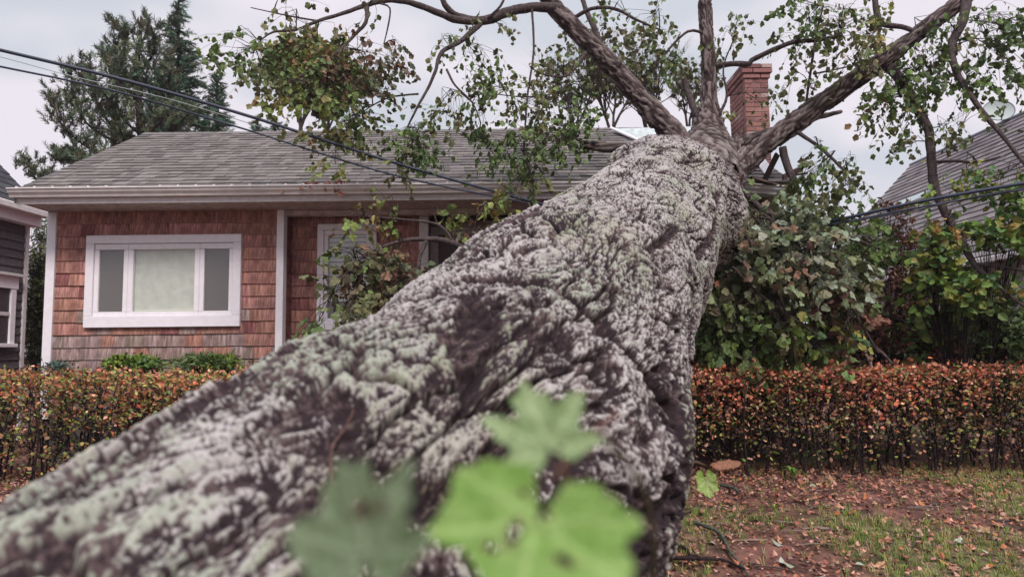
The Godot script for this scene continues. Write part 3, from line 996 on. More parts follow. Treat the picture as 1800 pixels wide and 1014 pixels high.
# boards round an opening: outer lo/hi in x and y, widths, at depth z, standing proud
func frame_boards(called: String, parent: Node, x0: float, x1: float, y0: float, y1: float, side: float, top: float, bottom: float, zf: float, zb: float, m: Material) -> void:
	for k in 4:
		var s := Shape.new()
		match k:
			0: s.box(Vector3(x0, y0 + bottom + 0.001, zb), Vector3(x0 + side, y1 - top - 0.001, zf), 0.004)
			1: s.box(Vector3(x1 - side, y0 + bottom + 0.001, zb), Vector3(x1, y1 - top - 0.001, zf), 0.004)
			2: s.box(Vector3(x0, y1 - top, zb), Vector3(x1, y1, zf), 0.004)
			3: s.box(Vector3(x0, y0, zb), Vector3(x1, y0 + bottom, zf), 0.004)
		put(called, s.mesh(), m, parent)


func block(called: String, parent: Node, lo: Vector3, hi: Vector3, m: Material, e := 0.004) -> MeshInstance3D:
	var s := Shape.new()
	s.box(lo, hi, e)
	return put(called, s.mesh(), m, parent)


func house() -> void:
	var h := thing("shingled_house", "low house clad in reddish cedar shingles with white trim under the fallen tree", "house")
	M.shingle_mesh = []
	for n in 9:
		M.shingle_mesh.append(shingle_mesh(0.12 + 0.02 * n, 0.165, rng.randf()))
	var grain := cedar_grain(4)
	M.shingle = []
	for k in 16:
		# warm cedar first, silvered wood after
		var f := rnd(0.80, 1.15)
		var base := Color(0.52, 0.27, 0.24) if k < 9 else Color(0.39, 0.30, 0.295)
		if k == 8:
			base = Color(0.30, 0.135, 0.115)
		var m := paint(base.r * f, base.g * f * rnd(0.9, 1.08), base.b * f * rnd(0.9, 1.1), 0.85, 0.3)
		m.albedo_texture = grain
		m.heightmap_enabled = true
		m.heightmap_texture = grain
		m.heightmap_scale = 0.15
		M.shingle.append(m)
	var x0 := P(95, 500, WALL_Z).x
	var x1 := P(485, 500, WALL_Z).x
	var ytop := P(290, 371, WALL_Z).y
	var ybase := 0.76
	var win := [P(151, 495, WALL_Z).x, P(424, 495, WALL_Z).x, P(287, 575, WALL_Z).y, P(287, 413.5, WALL_Z).y]
	shingled_wall(h, x0, x1, ybase, ytop, WALL_Z, 0.1435, [[win[0] + 0.04, win[1] - 0.04, win[2], win[3]]])
	# corner boards
	block("corner_board", h, Vector3(x0 - 0.105, 0.70, -WALL_Z - 0.12), Vector3(x0 - 0.001, ytop, -WALL_Z + 0.022), M.white)
	block("corner_board", h, Vector3(x1 + 0.001, 0.70, -WALL_Z - 0.10), Vector3(x1 + 0.085, ytop, -WALL_Z + 0.022), M.white)
	block("foundation", h, Vector3(x0 - 0.08, 0.1, -WALL_Z - 0.18), Vector3(x1 + 0.06, 0.755, -WALL_Z - 0.03), grainy(0.13, 0.115, 0.11, Vector3(1, 1, 1), 0.95, M.tone, M.rough, 0.5), 0.0)
	# recess beside the porch
	var px1 := P(738, 450, PORCH_Z).x
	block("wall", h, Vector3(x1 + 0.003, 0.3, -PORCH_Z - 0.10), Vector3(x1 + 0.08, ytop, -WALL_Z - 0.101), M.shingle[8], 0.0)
	var pw := [P(558, 460, PORCH_Z).x, P(662, 460, PORCH_Z).x, P(610, 580, PORCH_Z).y, P(610, 394, PORCH_Z).y]
	shingled_wall(h, x1 + 0.082, px1, ybase, ytop, PORCH_Z, 0.1435, [[pw[0] + 0.03, pw[1] - 0.03, pw[2], pw[3]]], 0.9)
	big_window(h, win)
	# window on the porch
	var w2 := Node3D.new()
	w2.name = "window"
	h.add_child(w2, true)
	frame_boards("frame", w2, pw[0], pw[1], pw[2], pw[3], 0.075, 0.075, 0.08, -PORCH_Z + 0.035, -PORCH_Z - 0.02, M.white)
	frame_boards("sash", w2, pw[0] + 0.076, pw[1] - 0.076, pw[2] + 0.081, pw[3] - 0.076, 0.05, 0.05, 0.06, -PORCH_Z + 0.012, -PORCH_Z - 0.03, M.white)
	block("pane", w2, Vector3(pw[0] + 0.12, pw[2] + 0.13, -PORCH_Z - 0.012), Vector3(pw[1] - 0.12, pw[3] - 0.12, -PORCH_Z - 0.006), M.glass, 0.0)
	for k in 14:
		var yy: float = pw[3] - 0.15 - k * 0.06
		block("blind_slat", w2, Vector3(pw[0] + 0.13, yy, -PORCH_Z - 0.045), Vector3(pw[1] - 0.13, yy + 0.048, -PORCH_Z - 0.042), paint(0.42, 0.44, 0.42, 0.6), 0.0)
	# post, door and header farther along the porch
	block("porch_post", h, Vector3(px1 + 0.001, 0.3, -PORCH_Z - 0.02), Vector3(px1 + 0.11, ytop - 0.02, -PORCH_Z + 0.09), M.trim)
	var dz := PORCH_Z + 0.55
	var ex := 3.02
	block("wall", h, Vector3(px1, 0.3, -dz - 0.1), Vector3(ex, ytop, -dz), M.soffit, 0.0)
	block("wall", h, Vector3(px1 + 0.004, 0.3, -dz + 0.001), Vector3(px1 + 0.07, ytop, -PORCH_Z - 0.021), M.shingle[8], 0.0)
	var door := Node3D.new()
	door.name = "door"
	h.add_child(door, true)
	var d0 := P(757, 450, dz).x
	frame_boards("frame", door, d0, d0 + 1.15, 0.62, P(800, 400, dz).y, 0.10, 0.10, 0.06, -dz + 0.06, -dz, M.trim)
	block("door_leaf", door, Vector3(d0 + 0.102, 0.69, -dz + 0.002), Vector3(d0 + 1.048, P(800, 410, dz).y, -dz + 0.04), paint(0.16, 0.10, 0.10, 0.5))
	for k in 4:
		block("door_panel", door, Vector3(d0 + 0.2 + 0.42 * (k % 2), 0.9 + 0.85 * (k / 2), -dz + 0.0405), Vector3(d0 + 0.52 + 0.42 * (k % 2), 1.6 + 0.85 * (k / 2), -dz + 0.052), paint(0.17, 0.11, 0.105, 0.5))
	frame_boards("frame", door, d0 + 1.16, ex - 0.3, 0.9, P(800, 402, dz).y, 0.09, 0.1, 0.1, -dz + 0.05, -dz, M.trim)
	block("pane", door, Vector3(d0 + 1.26, 1.0, -dz + 0.004), Vector3(ex - 0.39, P(800, 412, dz).y, -dz + 0.012), paint(0.05, 0.03, 0.03, 0.1), 0.0)
	# porch floor, side and back walls
	block("porch_floor", h, Vector3(px1, 0.2, -dz), Vector3(ex, 0.6, -PORCH_Z + 0.2), grainy(0.17, 0.145, 0.135, Vector3(1, 1, 1), 0.9, M.tone, null, 0.0))
	var back_z := 13.0
	var gx0 := x0 - 0.10
	for gx in [gx0, ex]:
		var g := Shape.new()
		var lo := Vector3(gx + (0.004 if gx < 0 else 0.0), 0.3, -WALL_Z - 0.121)
		var th := Vector3(0.12, 0, 0)
		var pts := [lo, Vector3(lo.x, 0.3, -back_z + 0.6), Vector3(lo.x, ytop, -back_z + 0.6), Vector3(lo.x, 4.55, -10.3), Vector3(lo.x, ytop + 0.1, -WALL_Z - 0.121)]
		for k in 3:
			g.tri(pts[0], pts[k + 1], pts[k + 2])
			g.tri(pts[0] + th, pts[k + 2] + th, pts[k + 1] + th)
		for k in 5:
			g.quad(pts[k], pts[(k + 1) % 5], pts[(k + 1) % 5] + th, pts[k] + th)
		put("gable_wall", g.mesh(), M.shingle[3], h)
	block("wall", h, Vector3(gx0 + 0.13, 0.3, -back_z + 0.5), Vector3(ex, ytop, -back_z + 0.62), M.shingle[3], 0.0)
	roof_of(h, ytop)
	chimney(h)


func big_window(h: Node, win: Array) -> void:
	var w := Node3D.new()
	w.name = "window"
	h.add_child(w, true)
	var zf := -WALL_Z + 0.042
	frame_boards("frame", w, win[0], win[1], win[2], win[3], 0.092, 0.095, 0.13, zf, -WALL_Z - 0.02, M.white)
	var ix0: float = win[0] + 0.093
	var ix1: float = win[1] - 0.093
	var iy0: float = win[2] + 0.131
	var iy1: float = win[3] - 0.096
	var m0 := P(224, 495, WALL_Z).x
	var m1 := P(350, 495, WALL_Z).x
	var cols := [[ix0, m0], [m0 + 0.002, m1], [m1 + 0.002, ix1]]
	var shade_mid := grainy(0.56, 0.59, 0.52, Vector3(0.7, 0.7, 0.7), 0.8, M.soft, null, 0)
	var shade_side := grainy(0.135, 0.118, 0.11, Vector3(9, 9, 9), 0.9, M.tone, null, 0)
	for k in 3:
		var a: float = cols[k][0]
		var b: float = cols[k][1]
		frame_boards("sash", w, a, b, iy0, iy1, 0.052 if k != 1 else 0.058, 0.07, 0.05, -WALL_Z + 0.014, -WALL_Z - 0.03, M.white)
		block("pane", w, Vector3(a + 0.045, iy0 + 0.045, -WALL_Z - 0.010), Vector3(b - 0.045, iy1 - 0.06, -WALL_Z - 0.005), M.glass, 0.0)
		block("blind" if k == 1 else "insect_screen", w, Vector3(a + 0.03, iy0 + 0.03, -WALL_Z - 0.06), Vector3(b - 0.03, iy1 - 0.03, -WALL_Z - (0.045 if k == 1 else 0.020)), shade_mid if k == 1 else shade_side, 0.0)
	block("blind_rail", w, Vector3(m0 + 0.07, iy0 + 0.052, -WALL_Z - 0.0445), Vector3(m1 - 0.06, iy0 + 0.075, -WALL_Z - 0.033), paint(0.55, 0.58, 0.48, 0.6))


func course(s: Shape, origin: Vector3, along: Vector3, up: Vector3, length: float, expo: float, wmin: float, wmax: float, base: Color, thick := 0.011) -> void:
	# one course of roof tabs; origin at its lower start, up is the slope direction
	var nn := along.cross(up).normalized()
	var x := 0.0
	while x < length - 0.01:
		var w := minf(rnd(wmin, wmax), length - x)
		var k := rnd(0.64, 1.22)
		s.tint = Color(base.r * k, base.g * k * rnd(0.98, 1.02), base.b * k)
		var lift := thick + (0.005 if rng.randf() < 0.45 else 0.0)
		var drop := rnd(-0.006, 0.006)
		var a := origin + along * x + up * drop + nn * lift
		var b := origin + along * (x + w - 0.003) + up * drop + nn * lift
		var c := origin + along * (x + w - 0.003) + up * (expo + 0.03) + nn * 0.003
		var d := origin + along * x + up * (expo + 0.03) + nn * 0.003
		s.quad(a, b, c, d)
		s.quad(a - nn * lift, b - nn * lift, b, a)
		s.quad(d, a - nn * lift, a, d)
		s.quad(b - nn * lift, c, c, b)
		x += w


func roof_of(h: Node, ytop: float) -> void:
	var ex0 := P(28, 345, 7.68).x
	var ex1 := 3.08
	var eave := Vector3(ex0, ytop + 0.145, -7.66)
	var ridge_y := P(400, 233.5, 10.3).y
	var top := Vector3(ex0, ridge_y, -10.3)
	var up := (top - eave)
	var run := up.length()
	up = up.normalized()
	var along := Vector3.RIGHT
	var wide := ex1 - ex0
	var nn := along.cross(up)
	var deck := Shape.new()
	var sh := nn * 0.03
	var back := Vector3(ex0, ytop + 0.1, -12.95)
	for part in [[eave, top], [back, top]]:
		var a: Vector3 = part[0]
		var b: Vector3 = part[1]
		var o := Vector3(0, -0.035, 0)
		if part[0] == back:
			o = Vector3(0, -0.032, 0.002)
			deck.quad(b + along * wide, a + along * wide, a, b)
			deck.quad(b + o, a + o, a + along * wide + o, b + along * wide + o)
		else:
			deck.quad(a, a + along * wide, b + along * wide, b)
			deck.quad(a + o, b + o, b + along * wide + o, a + along * wide + o)
			deck.quad(a + o, a + along * wide + o, a + along * wide, a)
		deck.quad(a, b, b + o, a + o)
		deck.quad(a + along * wide, a + along * wide + o, b + along * wide + o, b + along * wide)
	deck.tint = Color(0.10, 0.085, 0.085)
	for k in deck.c.size():
		deck.c[k] = Color(0.10, 0.085, 0.085)
	var roof := put("roof", deck.mesh(), M.roof, h)
	var n := 21
	var expo := run / n
	for k in n:
		var s := Shape.new()
		course(s, eave + up * (expo * k - (0.02 if k == 0 else 0.0)) + nn * 0.002, along, up, wide, expo, 0.07, 0.19, Color(0.25, 0.222, 0.212), 0.012)
		put("shingle_course", s.mesh(), M.roof, roof)
	var caps := Shape.new()
	var x := ex0
	while x < ex1:
		var kk := rnd(0.75, 1.1)
		caps.tint = Color(0.24 * kk, 0.21 * kk, 0.21 * kk)
		var a := Vector3(x, ridge_y + 0.022, -10.3)
		var l := Vector3(0.26, 0, 0)
		caps.quad(a + Vector3(0, -0.07, 0.12), a + l + Vector3(0, -0.075, 0.12), a + l + Vector3(0, -0.006, 0), a)
		caps.quad(a + l + Vector3(0, -0.006, 0), a + l + Vector3(0, -0.075, -0.12), a + Vector3(0, -0.07, -0.12), a)
		x += 0.22
	stuff(put("ridge_cap", caps.mesh(), M.roof, roof))
	# fascia, soffit, gutter
	var fz := -7.68
	block("soffit", h, Vector3(ex0 + 0.02, ytop + 0.001, -8.35), Vector3(ex1 - 0.02, ytop + 0.02, fz - 0.02), M.soffit, 0.0)
	block("fascia", h, Vector3(ex0, ytop - 0.012, fz - 0.019), Vector3(ex1, ytop + 0.13, fz), M.trim)
	block("porch_beam", h, Vector3(P(498, 400, 8.2).x, ytop - 0.06, -8.34), Vector3(ex1 - 0.05, ytop - 0.001, -8.22), M.soffit)
	var rk := Shape.new()
	rk.quad(eave + Vector3(-0.012, -0.16, 0), eave + Vector3(-0.012, -0.03, 0), top + Vector3(-0.012, -0.03, 0), top + Vector3(-0.012, -0.16, 0))
	rk.quad(eave + Vector3(0.012, -0.16, 0), top + Vector3(0.012, -0.16, 0), top + Vector3(0.012, -0.034, 0), eave + Vector3(0.012, -0.034, 0))
	rk.quad(eave + Vector3(-0.012, -0.16, 0), top + Vector3(-0.012, -0.16, 0), top + Vector3(0.012, -0.16, 0), eave + Vector3(0.012, -0.16, 0))
	put("rake_board", rk.mesh(), M.trim, h)
	gutter_piece(h, ex0 - 0.04, 0.95, ytop + 0.055, fz + 0.003, 0.0)
	gutter_piece(h, 2.45, ex1, ytop + 0.03, fz + 0.003, -0.05)
	for k in 26:
		var gx := ex0 + 0.05 + k * 0.195
		if gx > 0.3 or rng.randf() < 0.04:
			continue
		var s := Shape.new()
		s.box(Vector3(gx, ytop + 0.142, fz + 0.01), Vector3(gx + 0.012, ytop + 0.150, fz + 0.115), 0.002)
		s.box(Vector3(gx - 0.006, ytop + 0.1501, fz + 0.07), Vector3(gx + 0.018, ytop + 0.166, fz + 0.10), 0.004)
		put("gutter_hanger", s.mesh(), M.trim, h)
	# sheets of roofing torn up by the tree
	var torn := Shape.new()
	var q0 := P(1074, 226, 10.0)
	var q1 := P(1130, 251, 9.35)
	torn.box(Vector3(0, -0.012, 0), Vector3(1, 0.0, 1), 0.0, Transform3D(Basis(P(1215, 222, 10.0) - q0, Vector3.UP, q1 - q0), q0))
	put("torn_roof_sheet", torn.mesh(), grainy(0.50, 0.57, 0.57, Vector3(1, 1, 1), 0.5, M.tone, null, 0), roof)
	var edge := Shape.new()
	edge.tube(PackedVector3Array([q0 + Vector3(0, 0.01, 0), q1 + Vector3(0, 0.01, 0)]), PackedFloat32Array([0.022, 0.022]), 6)
	put("torn_roof_sheet", edge.mesh(), M.white, roof)
	var fl := Shape.new()
	var f0 := P(1318, 268, 8.6)
	var f1 := P(1345, 305, 7.9)
	fl.box(Vector3(0, -0.012, 0), Vector3(1, 0, 1), 0.0, Transform3D(Basis(P(1332, 262, 8.5) - f0, Vector3(0, 1, 0.3), f1 - f0), f0))
	put("bent_flashing", fl.mesh(), M.white, roof)
	for k in 9:
		var b := Shape.new()
		var o := P(rnd(1310, 1390), rnd(300, 335), rnd(7.6, 8.0))
		var dir := Vector3(rnd(-1, 1), rnd(-0.7, 0.3), rnd(-0.4, 0.4)).normalized()
		b.box(Vector3(-0.012, 0, -0.03), Vector3(0.012, rnd(0.25, 0.5), 0.03), 0.003, facing(dir, rnd(0, 3), 1.0, o))
		put("splintered_board", b.mesh(), paint(0.11, 0.075, 0.065, 0.9), roof)


func gutter_piece(h: Node, x0: float, x1: float, y: float, z: float, sag: float) -> void:
	var prof := [Vector2(0, 0.0), Vector2(0.055, 0.0), Vector2(0.065, 0.022), Vector2(0.092, 0.05), Vector2(0.10, 0.078), Vector2(0.115, 0.082), Vector2(0.115, 0.094), Vector2(0.098, 0.094), Vector2(0.088, 0.086), Vector2(0.082, 0.056), Vector2(0.055, 0.026), Vector2(0.045, 0.010), Vector2(0.008, 0.010), Vector2(0.008, 0.094), Vector2(0, 0.094)]
	var s := Shape.new()
	for k in prof.size():
		var a: Vector2 = prof[k]
		var b: Vector2 = prof[(k + 1) % prof.size()]
		s.quad(Vector3(x0, y + b.y, z + b.x), Vector3(x0, y + a.y, z + a.x), Vector3(x1, y + a.y + sag, z + a.x), Vector3(x1, y + b.y + sag, z + b.x))
	for e in [x0, x1]:
		var yy: float = y + (sag if e == x1 else 0.0)
		s.quad(Vector3(e, yy, z), Vector3(e, yy + 0.09, z), Vector3(e, yy + 0.09, z + 0.1), Vector3(e, yy, z + 0.055))
	put("gutter", s.mesh(), M.gutter, h)


func chimney(h: Node) -> void:
	var x0 := P(1310, 170, 9.6).x
	var x1 := P(1353, 170, 9.6).x
	var z0 := -10.28
	var z1 := -9.6
	var yt := P(1330, 113, 9.6).y
	var yb := 3.0
	var core := Shape.new()
	core.box(Vector3(x0 + 0.008, 0.2, z0 + 0.008), Vector3(x1 - 0.008, yt - 0.012, z1 - 0.008))
	var ch := put("chimney", core.mesh(), M.mortar, h)
	block("flue", ch, Vector3(x0 + 0.09, yt - 0.011, z0 + 0.15), Vector3(x1 - 0.09, yt + 0.03, z1 - 0.15), M.mortar)
	var coats := []
	for c in [[0.355, 0.160, 0.145], [0.402, 0.187, 0.166], [0.296, 0.133, 0.123], [0.452, 0.232, 0.206], [0.379, 0.174, 0.164], [0.227, 0.110, 0.109], [0.512, 0.355, 0.324]]:
		coats.append(grainy(c[0], c[1], c[2], Vector3(5, 5, 5), 0.92, M.tone, M.rough, 0.3))
	var meshes := {}
	var step := 0.068
	var n := int((yt - yb) / step)
	for k in n:
		var y := yt - step * (k + 1)
		var out := 0.0
		if k < 2:
			out = 0.045
		elif k == 2:
			out = 0.022
		for face in 4:
			var len_: float = (x1 - x0 if face % 2 == 0 else z1 - z0) + out * 2.0 - (0.105 if face % 2 == 1 else 0.0)
			var count := 2 if face % 2 == 0 else 3
			var u := 0.0
			for j in count:
				var w: float = len_ / count
				if count == 2:
					w = len_ * (0.64 if (j + k) % 2 == 0 else 0.36)
				elif k % 2 == 0:
					w = len_ * ([0.4, 0.4, 0.2][j])
				else:
					w = len_ * ([0.2, 0.4, 0.4][j])
				var key := int(w * 1000)
				if not meshes.has(key):
					var s := Shape.new()
					s.box(Vector3(-w / 2 + 0.005, 0.005, -0.1), Vector3(w / 2 - 0.005, step - 0.005, 0.0), 0.004)
					meshes[key] = s.mesh()
				var b := Basis()
				var at := Vector3.ZERO
				var c := u + w / 2.0
				match face:
					0: at = Vector3(x0 - out + c, y, z1 + out)
					1:
						b = Basis(Vector3.UP, -PI / 2)
						at = Vector3(x0 - out, y, z1 + out - 0.103 - c + 0.001)
					2:
						b = Basis(Vector3.UP, PI)
						at = Vector3(x0 - out + c, y, z0 - out)
					3:
						b = Basis(Vector3.UP, PI / 2)
						at = Vector3(x1 + out, y, z1 + out - 0.103 - c)
				at += b.z * rnd(-0.003, 0.003)
				if face == 1 or face == 3:
					at.z = clampf(at.z, z0 - out + w / 2.0 - 0.001, z1 + out)
				put("brick", meshes[key], coats[rng.randi() % 7 if rng.randf() < 0.8 else 0], ch, Transform3D(b, at))
				u += w


# ---------------------------------------------------------------- neighbours, cables, dish
func grey_house() -> void:
	var h := thing("grey_house", "dark grey clapboard house with white window trim at the far left", "house")
	var zc := 10.1
	var wx := P(46, 500, zc).x
	var yt := P(50, 368, zc).y
	var body := Shape.new()
	body.box(Vector3(wx - 4.0, 0.1, -zc + 0.02), Vector3(wx - 0.03, yt, -5.0))
	var wall := put("wall", body.mesh(), M.dark, h)
	var siding := grainy(0.125, 0.112, 0.122, Vector3(1.5, 1.5, 1.5), 0.8, M.tone, null, 0)
	var bs := Shape.new()
	bs.quad(Vector3(0.0, 0.0, -4.4), Vector3(0.0, 0.0, 0), Vector3(0.0, 0.125, 0), Vector3(0.0, 0.125, -4.4))
	var board := Shape.new()
	var p := [Vector3(0, 0, 0), Vector3(0.028, 0, 0), Vector3(0.010, 0.125, 0), Vector3(0, 0.125, 0)]
	var l := Vector3(0, 0, 4.9)
	for k in 4:
		board.quad(p[(k + 1) % 4], p[k], p[k] + l, p[(k + 1) % 4] + l)
	board.quad(p[0], p[3], p[2], p[1])
	board.quad(p[0] + l, p[1] + l, p[2] + l, p[3] + l)
	var bm := board.mesh()
	var y := 0.3
	while y < yt - 0.02:
		put("clapboard", bm, siding, wall, Transform3D(Basis(), Vector3(wx - 0.03, y, -zc + 0.07)))
		y += 0.118
	block("corner_board", h, Vector3(wx - 0.09, 0.2, -zc), Vector3(wx + 0.012, yt, -zc + 0.068), M.trim)
	# window on that wall
	var w := Node3D.new()
	w.name = "window"
	h.add_child(w, true)
	var wy0 := P(10, 604, 9.8).y
	var wy1 := P(10, 508, 9.8).y
	var za := -9.86
	block("frame", w, Vector3(wx - 0.02, wy0 + 0.001, za), Vector3(wx + 0.03, wy1 - 0.001, za + 0.10), M.white)
	block("frame", w, Vector3(wx - 0.02, wy0 + 0.001, za + 0.95), Vector3(wx + 0.03, wy1 - 0.001, za + 1.05), M.white)
	block("head_trim", w, Vector3(wx - 0.02, wy1, za - 0.03), Vector3(wx + 0.035, wy1 + 0.17, za + 1.08), M.white)
	block("head_trim", w, Vector3(wx - 0.02, wy1 + 0.171, za - 0.06), Vector3(wx + 0.08, wy1 + 0.21, za + 1.11), M.trim)
	block("sill", w, Vector3(wx - 0.02, wy0 - 0.05, za - 0.03), Vector3(wx + 0.06, wy0, za + 1.08), M.white)
	block("pane", w, Vector3(wx - 0.02, wy0 + 0.002, za + 0.101), Vector3(wx + 0.004, wy1 - 0.002, za + 0.949), paint(0.06, 0.05, 0.055, 0.15), 0.0)
	block("sash_bar", w, Vector3(wx + 0.0045, (wy0 + wy1) / 2, za + 0.102), Vector3(wx + 0.02, (wy0 + wy1) / 2 + 0.05, za + 0.948), M.trim)
	# roof running away from the street, its eave on this side
	var ex := P(76, 372, zc + 0.05).x
	var ey := P(76, 371, zc + 0.05).y
	var far := -zc - 0.05
	var r0 := Vector3(ex, ey, far)
	var dir := (P(0, 289, zc + 0.05) - P(74, 366, zc + 0.05))
	dir.z = 0.0
	dir = dir.normalized()
	var deck := Shape.new()
	deck.tint = Color(0.055, 0.055, 0.065)
	var nn := dir.cross(Vector3(0, 0, 1))
	if nn.y < 0:
		nn = -nn
	var span := 4.0
	var lz := Vector3(0, 0, 5.0)
	deck.quad(r0 + lz, r0, r0 + dir * span, r0 + dir * span + lz)
	deck.quad(r0 - nn * 0.05, r0 + lz - nn * 0.05, r0 + dir * span + lz - nn * 0.05, r0 + dir * span - nn * 0.05)
	deck.quad(r0, r0 - nn * 0.05, r0 + dir * span - nn * 0.05, r0 + dir * span)
	deck.quad(r0, r0 + lz, r0 + lz - nn * 0.05, r0 - nn * 0.05)
	var roof := put("roof", deck.mesh(), M.roof, h)
	for k in 26:
		var s := Shape.new()
		course(s, r0 + lz + dir * (0.15 * k) + nn * 0.002, Vector3(0, 0, -1), dir, 5.0, 0.15, 0.18, 0.34, Color(0.075, 0.075, 0.088))
		put("shingle_course", s.mesh(), M.roof, roof)
	block("gutter", h, Vector3(ex - 0.02, ey - 0.11, far), Vector3(ex + 0.09, ey - 0.015, -5.1), M.gutter, 0.012)
	block("eave_board", h, Vector3(ex - 0.16, ey - 0.24, far + 0.002), Vector3(ex - 0.021, ey - 0.07, -5.1), M.white)
	block("soffit", h, Vector3(wx - 0.1, ey - 0.24, far + 0.004), Vector3(ex - 0.161, ey - 0.20, -5.1), M.trim, 0.0)


func right_house() -> void:
	var h := thing("grey_roofed_house", "neighbouring house at the right with a large grey shingled roof and pale siding", "house")
	var zf := 18.0
	var ridge := P(1602, 291, zf)
	var eave := P(1396, 516, zf)
	var up := ridge - eave
	up.z = 0.0
	var run := up.length()
	up = up.normalized()
	var along := Vector3(0, 0, 1)
	var start := Vector3(eave.x, eave.y, -zf)
	var wide := zf - 6.5
	var nn := along.cross(up)
	var deck := Shape.new()
	deck.tint = Color(0.10, 0.09, 0.092)
	var o := nn * -0.05
	var a := start
	var b := start + up * run
	deck.quad(a, a + along * wide, b + along * wide, b)
	deck.quad(a + o, b + o, b + along * wide + o, a + along * wide + o)
	deck.quad(a + along * wide, a + along * wide + o, b + along * wide + o, b + along * wide)
	deck.quad(a, a + o, a + along * wide + o, a + along * wide)
	var up2 := Vector3(-up.x, up.y, 0)
	var c := b - up2 * run
	deck.quad(b, b + along * wide, c + along * wide, c)
	deck.quad(b + Vector3(0, -0.06, 0), c + Vector3(0, -0.06, 0), c + along * wide + Vector3(0, -0.06, 0), b + along * wide + Vector3(0, -0.06, 0))
	var roof := put("roof", deck.mesh(), M.roof, h)
	var n := 27
	var expo := run / n
	for k in n:
		var s := Shape.new()
		course(s, start + up * expo * k + nn * 0.002, along, up, wide, expo, 0.25, 0.5, Color(0.30, 0.265, 0.275), 0.022)
		put("shingle_course", s.mesh(), M.roof, roof)
	# ridge cap with a blue-grey edge
	var rc := Shape.new()
	rc.tube(PackedVector3Array([b + Vector3(0, 0.01, 0), b + along * wide + Vector3(0, 0.01, 0)]), PackedFloat32Array([0.05, 0.05]), 8)
	put("ridge_cap", rc.mesh(), paint(0.16, 0.17, 0.21, 0.7), roof)
	# roof vent window
	var sk := P(1602, 333, 15.6)
	var tt := (sk.x - start.x) / up.x
	var at := Vector3(start.x, start.y, sk.z) + up * tt
	var fr := Shape.new()
	var fx := Transform3D(Basis(along, up, nn), at)
	fr.box(Vector3(-0.75, -0.16, -0.02), Vector3(0.75, 0.16, 0.09), 0.01, fx)
	var sky := put("skylight", fr.mesh(), paint(0.15, 0.14, 0.15, 0.6), roof)
	var gl := Shape.new()
	gl.box(Vector3(-0.66, -0.10, 0.0905), Vector3(0.66, 0.11, 0.097), 0.0, fx)
	put("pane", gl.mesh(), paint(0.35, 0.42, 0.42, 0.08, 0.6), sky)
	# walls
	var wx := eave.x + 0.45
	var body := Shape.new()
	body.box(Vector3(wx + 0.03, 0.1, -zf + 0.3), Vector3(wx + 5.4, eave.y + 0.3, -6.8))
	var wall := put("wall", body.mesh(), M.soffit, h)
	var siding := grainy(0.56, 0.53, 0.55, Vector3(1, 1, 1), 0.7, M.tone, null, 0)
	var board := Shape.new()
	board.box(Vector3(0, 0, -11.0), Vector3(0.025, 0.14, 0), 0.004)
	var bm := board.mesh()
	var y := 0.3
	while y < eave.y - 0.05:
		put("clapboard", bm, siding, wall, Transform3D(Basis(Vector3.BACK, -0.06), Vector3(wx, y, -6.8)))
		y += 0.135
	block("gutter", h, Vector3(eave.x - 0.09, eave.y - 0.11, -zf - 0.002), Vector3(eave.x + 0.01, eave.y - 0.02, -6.5), M.gutter, 0.012)
	block("soffit", h, Vector3(eave.x + 0.02, eave.y - 0.05, -zf + 0.2), Vector3(wx, eave.y - 0.01, -6.6), M.dark, 0.0)
	for wz in [12.5, 10.4]:
		var w := Node3D.new()
		w.name = "window"
		h.add_child(w, true)
		block("pane", w, Vector3(wx - 0.02, 1.3, -wz), Vector3(wx + 0.02, 2.5, -wz + 1.0), paint(0.03, 0.025, 0.03, 0.2), 0.0)
		block("frame", w, Vector3(wx - 0.03, 1.3, -wz - 0.09), Vector3(wx + 0.02, 2.5, -wz - 0.001), M.white)
		block("frame", w, Vector3(wx - 0.03, 1.3, -wz + 1.001), Vector3(wx + 0.02, 2.5, -wz + 1.09), M.white)
		block("frame", w, Vector3(wx - 0.032, 2.501, -wz - 0.1), Vector3(wx + 0.02, 2.6, -wz + 1.1), M.white)
	# dish on the ridge
	var base := Vector3(b.x, b.y + 0.04, -14.4)
	var d := thing("satellite_dish", "small grey satellite dish on the ridge of the right-hand roof", "satellite dish", "", base)
	var c0 := P(1757, 194, 14.4) - base
	var turn := Basis.looking_at(Vector3(0.30, -0.35, -1.0))
	var ds := Shape.new()
	ds.tint = Color.WHITE
	for k in 5:
		for j in 28:
			var pts := []
			for q in [[k, j], [k + 1, j], [k + 1, j + 1], [k, j + 1]]:
				var r: float = 0.265 * q[0] / 5.0
				var an: float = TAU * q[1] / 28.0
				pts.append(c0 + turn * Vector3(cos(an) * r * 1.08, sin(an) * r * 0.95, -0.05 + r * r * 0.9))
			ds.quad(pts[0], pts[1], pts[2], pts[3])
			ds.quad(pts[3] - turn.z * 0.006, pts[2] - turn.z * 0.006, pts[1] - turn.z * 0.006, pts[0] - turn.z * 0.006)
	put("reflector", ds.mesh(), paint(0.33, 0.37, 0.365, 0.6), d)
	var rim := Shape.new()
	var rp := PackedVector3Array()
	var rr := PackedFloat32Array()
	for j in 29:
		var an := TAU * j / 28.0
		rp.append(c0 + turn * Vector3(cos(an) * 0.286, sin(an) * 0.252, 0.013))
		rr.append(0.009)
	rim.tube(rp, rr, 5)
	put("rim", rim.mesh(), paint(0.12, 0.12, 0.14, 0.6), d)
	var arm := Shape.new()
	arm.tube(PackedVector3Array([c0 + turn * Vector3(0, -0.25, 0), c0 + turn * Vector3(0, -0.14, 0.28)]), PackedFloat32Array([0.012, 0.012]), 6)
